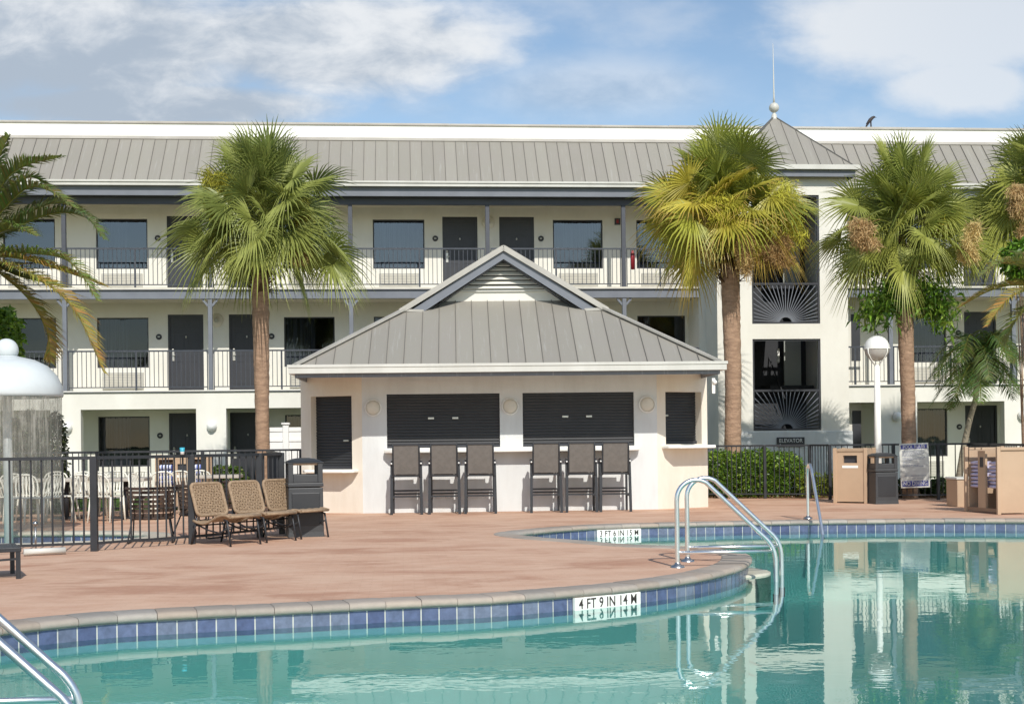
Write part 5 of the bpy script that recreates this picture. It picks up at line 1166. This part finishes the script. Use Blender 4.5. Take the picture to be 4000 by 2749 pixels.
# ================================================================ MUSHROOM FOUNTAIN
t=thing('mushroom_fountain','white mushroom fountain with a ball on top and a curtain of water','fountain',(-5.85,20.3,0))
c=(-5.85,20.3,0); q=MB(); q.lathe([(0,2.66),(.2,2.655),(.4,2.61),(.58,2.52),(.71,2.38),(.785,2.22),(.80,2.10),(.79,2.055),(.76,2.05),(.755,2.10),(.70,2.25),(.4,2.46),(.1,2.5)],c,48); q.build('dome',m_dome,t)
q=MB(); q.ball((c[0],c[1],2.76),.17,24,14); q.build('top_ball',m_dome,t); q=MB(); q.lathe([(.17,2.665),(.18,2.655)],c,20); q.tube([(c[0],c[1],-.5),(c[0],c[1],2.5)],.065,16); q.build('pole',m_dome,t)
q=MB(); n=64; vs=[]; rnd=random.Random(2)
for z in (2.05,1.5,1.0,.5,.1,-.165):
    for k in range(n):
        a=2*PI*k/n; r=.775+.02*noise.noise(Vector((math.cos(a)*3,math.sin(a)*3,z*.5)))-.02*(2.05-z)*.3; vs.append((c[0]+r*math.cos(a),c[1]+r*math.sin(a),z))
q.quads(vs,[(i*n+k,i*n+(k+1)%n,(i+1)*n+(k+1)%n,(i+1)*n+k) for i in range(5) for k in range(n)],True); q.build('water_curtain',m_fall,t)
q=MB(); q.tube([(-4.56,16.95,.005),(-4.56,16.95,.32)],.012,8); q.ball((-4.56,16.95,.36),.035,10,7); tag(q.build('spray_post',m_steeld),'thin brown post with a pale knob, behind the near fence at the left','spray post')
q=MB(); q.tube([(-4.56,16.42,.05),(-4.12,16.62,.05)],.04,10); tag(q.build('drain_pipe',m_gutter),'short pale pipe lying on the deck under the near fence','pipe')
t=thing('paper_cup','turquoise and white cup standing on the near fence rail','cup',(-2.88,17.74,1.19))
q=MB(); q.lathe([(0,1.192),(.024,1.192),(.028,1.23)],(-2.88,17.735,0),16); q.build('cup_base',m_txtw,t)
m_cup=mat('turquoise_cup',(.05,.42,.55),.4); q=MB(); q.lathe([(.0282,1.23),(.034,1.285),(.031,1.285),(.027,1.24)],(-2.88,17.735,0),16); q.build('cup_sleeve',m_cup,t)

# ================================================================ CAFE CHAIRS, TABLES, WOVEN ARMCHAIRS
def cafe():
    t=thing('cafe_chair','','chair',group='ivory slatted cafe chairs behind the near fence')     # faces -y
    q=MB(); q.box(-.21,.21,-.22,.20,.435,.455); q.build('seat',m_chair,t,world=False,bevel=.012)
    for s in (-1,1):
        q=MB(); q.tube([(s*.195,-.20,.44),(s*.21,-.235,0)],[.02,.015],7); q.build('leg',m_chair,t,world=False)
        q=MB(); q.tube([(s*.195,.19,.44),(s*.215,.26,0)],[.02,.015],7); q.build('leg',m_chair,t,world=False)
    q=MB(); pts=[(-.20,.19,.45),(-.215,.25,.62),(-.19,.29,.76),(-.10,.32,.815),(0,.325,.825),(.10,.32,.815),(.19,.29,.76),(.215,.25,.62),(.20,.19,.45)]
    q.tube(resample(catmull([Vector(p) for p in pts],.05,False)+[Vector(pts[-1])],.06,False),.016,7); q.build('back_frame',m_chair,t,world=False)
    for k in range(6):
        x=-.135+.054*k; q=MB(); q.bar((x,.185,.45),(x*1.05,.262,.64),.022,.010,up=(0,1,0)); q.bar((x*1.05,.262,.64),(x*.95,.31,.80),.022,.010,up=(0,1,0)); q.build('back_slat',m_chair,t,world=False)
    return t
cc=cafe()
CH=[(-6.92,23.85,2.6,'ivory cafe chair partly cut off by the left edge, behind the near fence'),(-7.16,25.0,3.5,'ivory cafe chair right behind the white fountain pole'),(-6.41,23.21,.3,'ivory cafe chair in front of the taller pointed shrub'),(-6.59,24.43,2.9,'ivory cafe chair seen from behind, between the two pointed shrubs'),
(-6.07,23.08,-.5,'ivory cafe chair nearest the slimmer pointed shrub, front row'),(-6.54,25.7,0.2,'ivory cafe chair beyond the left grey table'),(-5.93,23.77,-1.5,'ivory cafe chair turned sideways, left of the wide near fence post'),(-5.99,25.38,.1,'ivory cafe chair with its back above the middle of the left grey table'),
(-5.41,23.53,2.9,'ivory cafe chair with its back to the wide near fence post'),(-5.60,25.15,.4,'ivory cafe chair just behind the wide near fence post'),(-5.09,23.40,2.8,'ivory cafe chair just right of the wide near fence post'),(-5.45,25.6,0,'ivory cafe chair beyond the right grey table, left one of its pair'),
(-5.0,25.42,-.2,'ivory cafe chair beyond the right grey table, right one of its pair'),(-4.42,23.65,1.3,'ivory cafe chair turned sideways in front of the left towel bay'),(-4.43,25.05,3.3,'ivory cafe chair between the two striped towel stacks, seen from behind'),(-4.11,25.63,3.0,'ivory cafe chair right below the slot of the wide tan cabinet'),(-3.86,25.9,3.2,'ivory cafe chair in front of the right towel bay')]
for i,(x,y,rz,lb) in enumerate(CH):
    o=cc if i==0 else dup(cc,(0,0,0),0); o.location=(x,y,0); o.rotation_euler=(0,0,rz); o['label']=lb
m_table=mat('beige_table_top',(.46,.42,.36),.6,(.40,.37,.32),3)
for (x,y,w,d,lb) in ((-6.05,24.55,1.1,.8,'left grey-beige patio table among the ivory chairs'),(-4.95,24.3,.8,.8,'right grey-beige patio table, left of the towel cabinet'),(-3.45,25.5,.8,.7,'small grey-beige patio table in front of the yellow-tipped shrub'),(-7.1,24.4,.7,.7,'grey-beige patio table half hidden by the fountain water')):
    t=thing('patio_table',lb,'table',(x,y,0),0,'beige patio tables behind the near fence')
    q=MB(); q.box(x-w/2,x+w/2,y-d/2,y+d/2,.68,.74); q.build('table_top',m_table,t,bevel=.01)
    q=MB(); q.tube([(x,y,.03),(x,y,.68)],.045,10); q.build('pedestal',m_black,t)
    q=MB(); q.bar((x-.28,y,.02),(x+.28,y,.02),.05,.04); q.bar((x,y-.28,.022),(x,y+.28,.022),.05,.04); q.build('foot',m_black,t)
def armchair():
    t=thing('strap_armchair','','armchair',group='brown strap armchairs behind the near fence')     # back towards -y
    n=22
    def rim(z,dr=0): return [((.33+dr)*math.cos(a),(.30+dr)*math.sin(a),z) for a in [R(170+200*i/n) for i in range(n+1)]]
    q=MB(); q.tube(rim(.74),.02,7); q.build('top_rim',m_wickd,t,world=False)
    for k in range(6):
        z=.69-.062*k; a=rim(z,-.01*k); q=MB(); vs=[v for p in a for v in ((p[0],p[1],z-.021),(p[0],p[1],z+.021))]; q.quads(vs,[(2*i,2*i+2,2*i+3,2*i+1) for i in range(n)],True); q.build('woven_strap',m_wickd,t,world=False)
    q=MB()
    for i in range(0,n+1,3):
        a=R(170+200*i/n); q.tube([(.335*math.cos(a),.305*math.sin(a),.74),(.28*math.cos(a),.25*math.sin(a),.36)],.008,5)
    q.build('back_ribs',m_wickd,t,world=False)
    q=MB(); q.lathe([(0,.36),(.28,.355),(.30,.34),(.28,.32),(0,.33)],(0,.0,0),24); q.build('woven_seat',m_wickd,t,world=False)
    for s in (-1,1):
        q=MB(); q.tube([(s*.24,-.12,.34),(s*.29,-.26,.03),(s*.29,-.2,.012),(s*.29,.24,.012),(s*.27,.26,.04),(s*.24,.1,.34)],.011,6); q.build('sled_leg',m_black,t,world=False)
    return t
ac_=armchair()
for i,(x,y,rz,lb) in enumerate(((-3.40,18.35,.1,'brown strap armchair seen from behind through the near fence, the largest in view'),(-2.86,19.1,-.5,'brown strap armchair behind the left woven lounger'),(-2.45,21.0,.4,'brown strap armchair behind the middle woven lounger'))):
    o=ac_ if i==0 else dup(ac_,(0,0,0),0); o.location=(x,y,0); o.rotation_euler=(0,0,rz); o['label']=lb
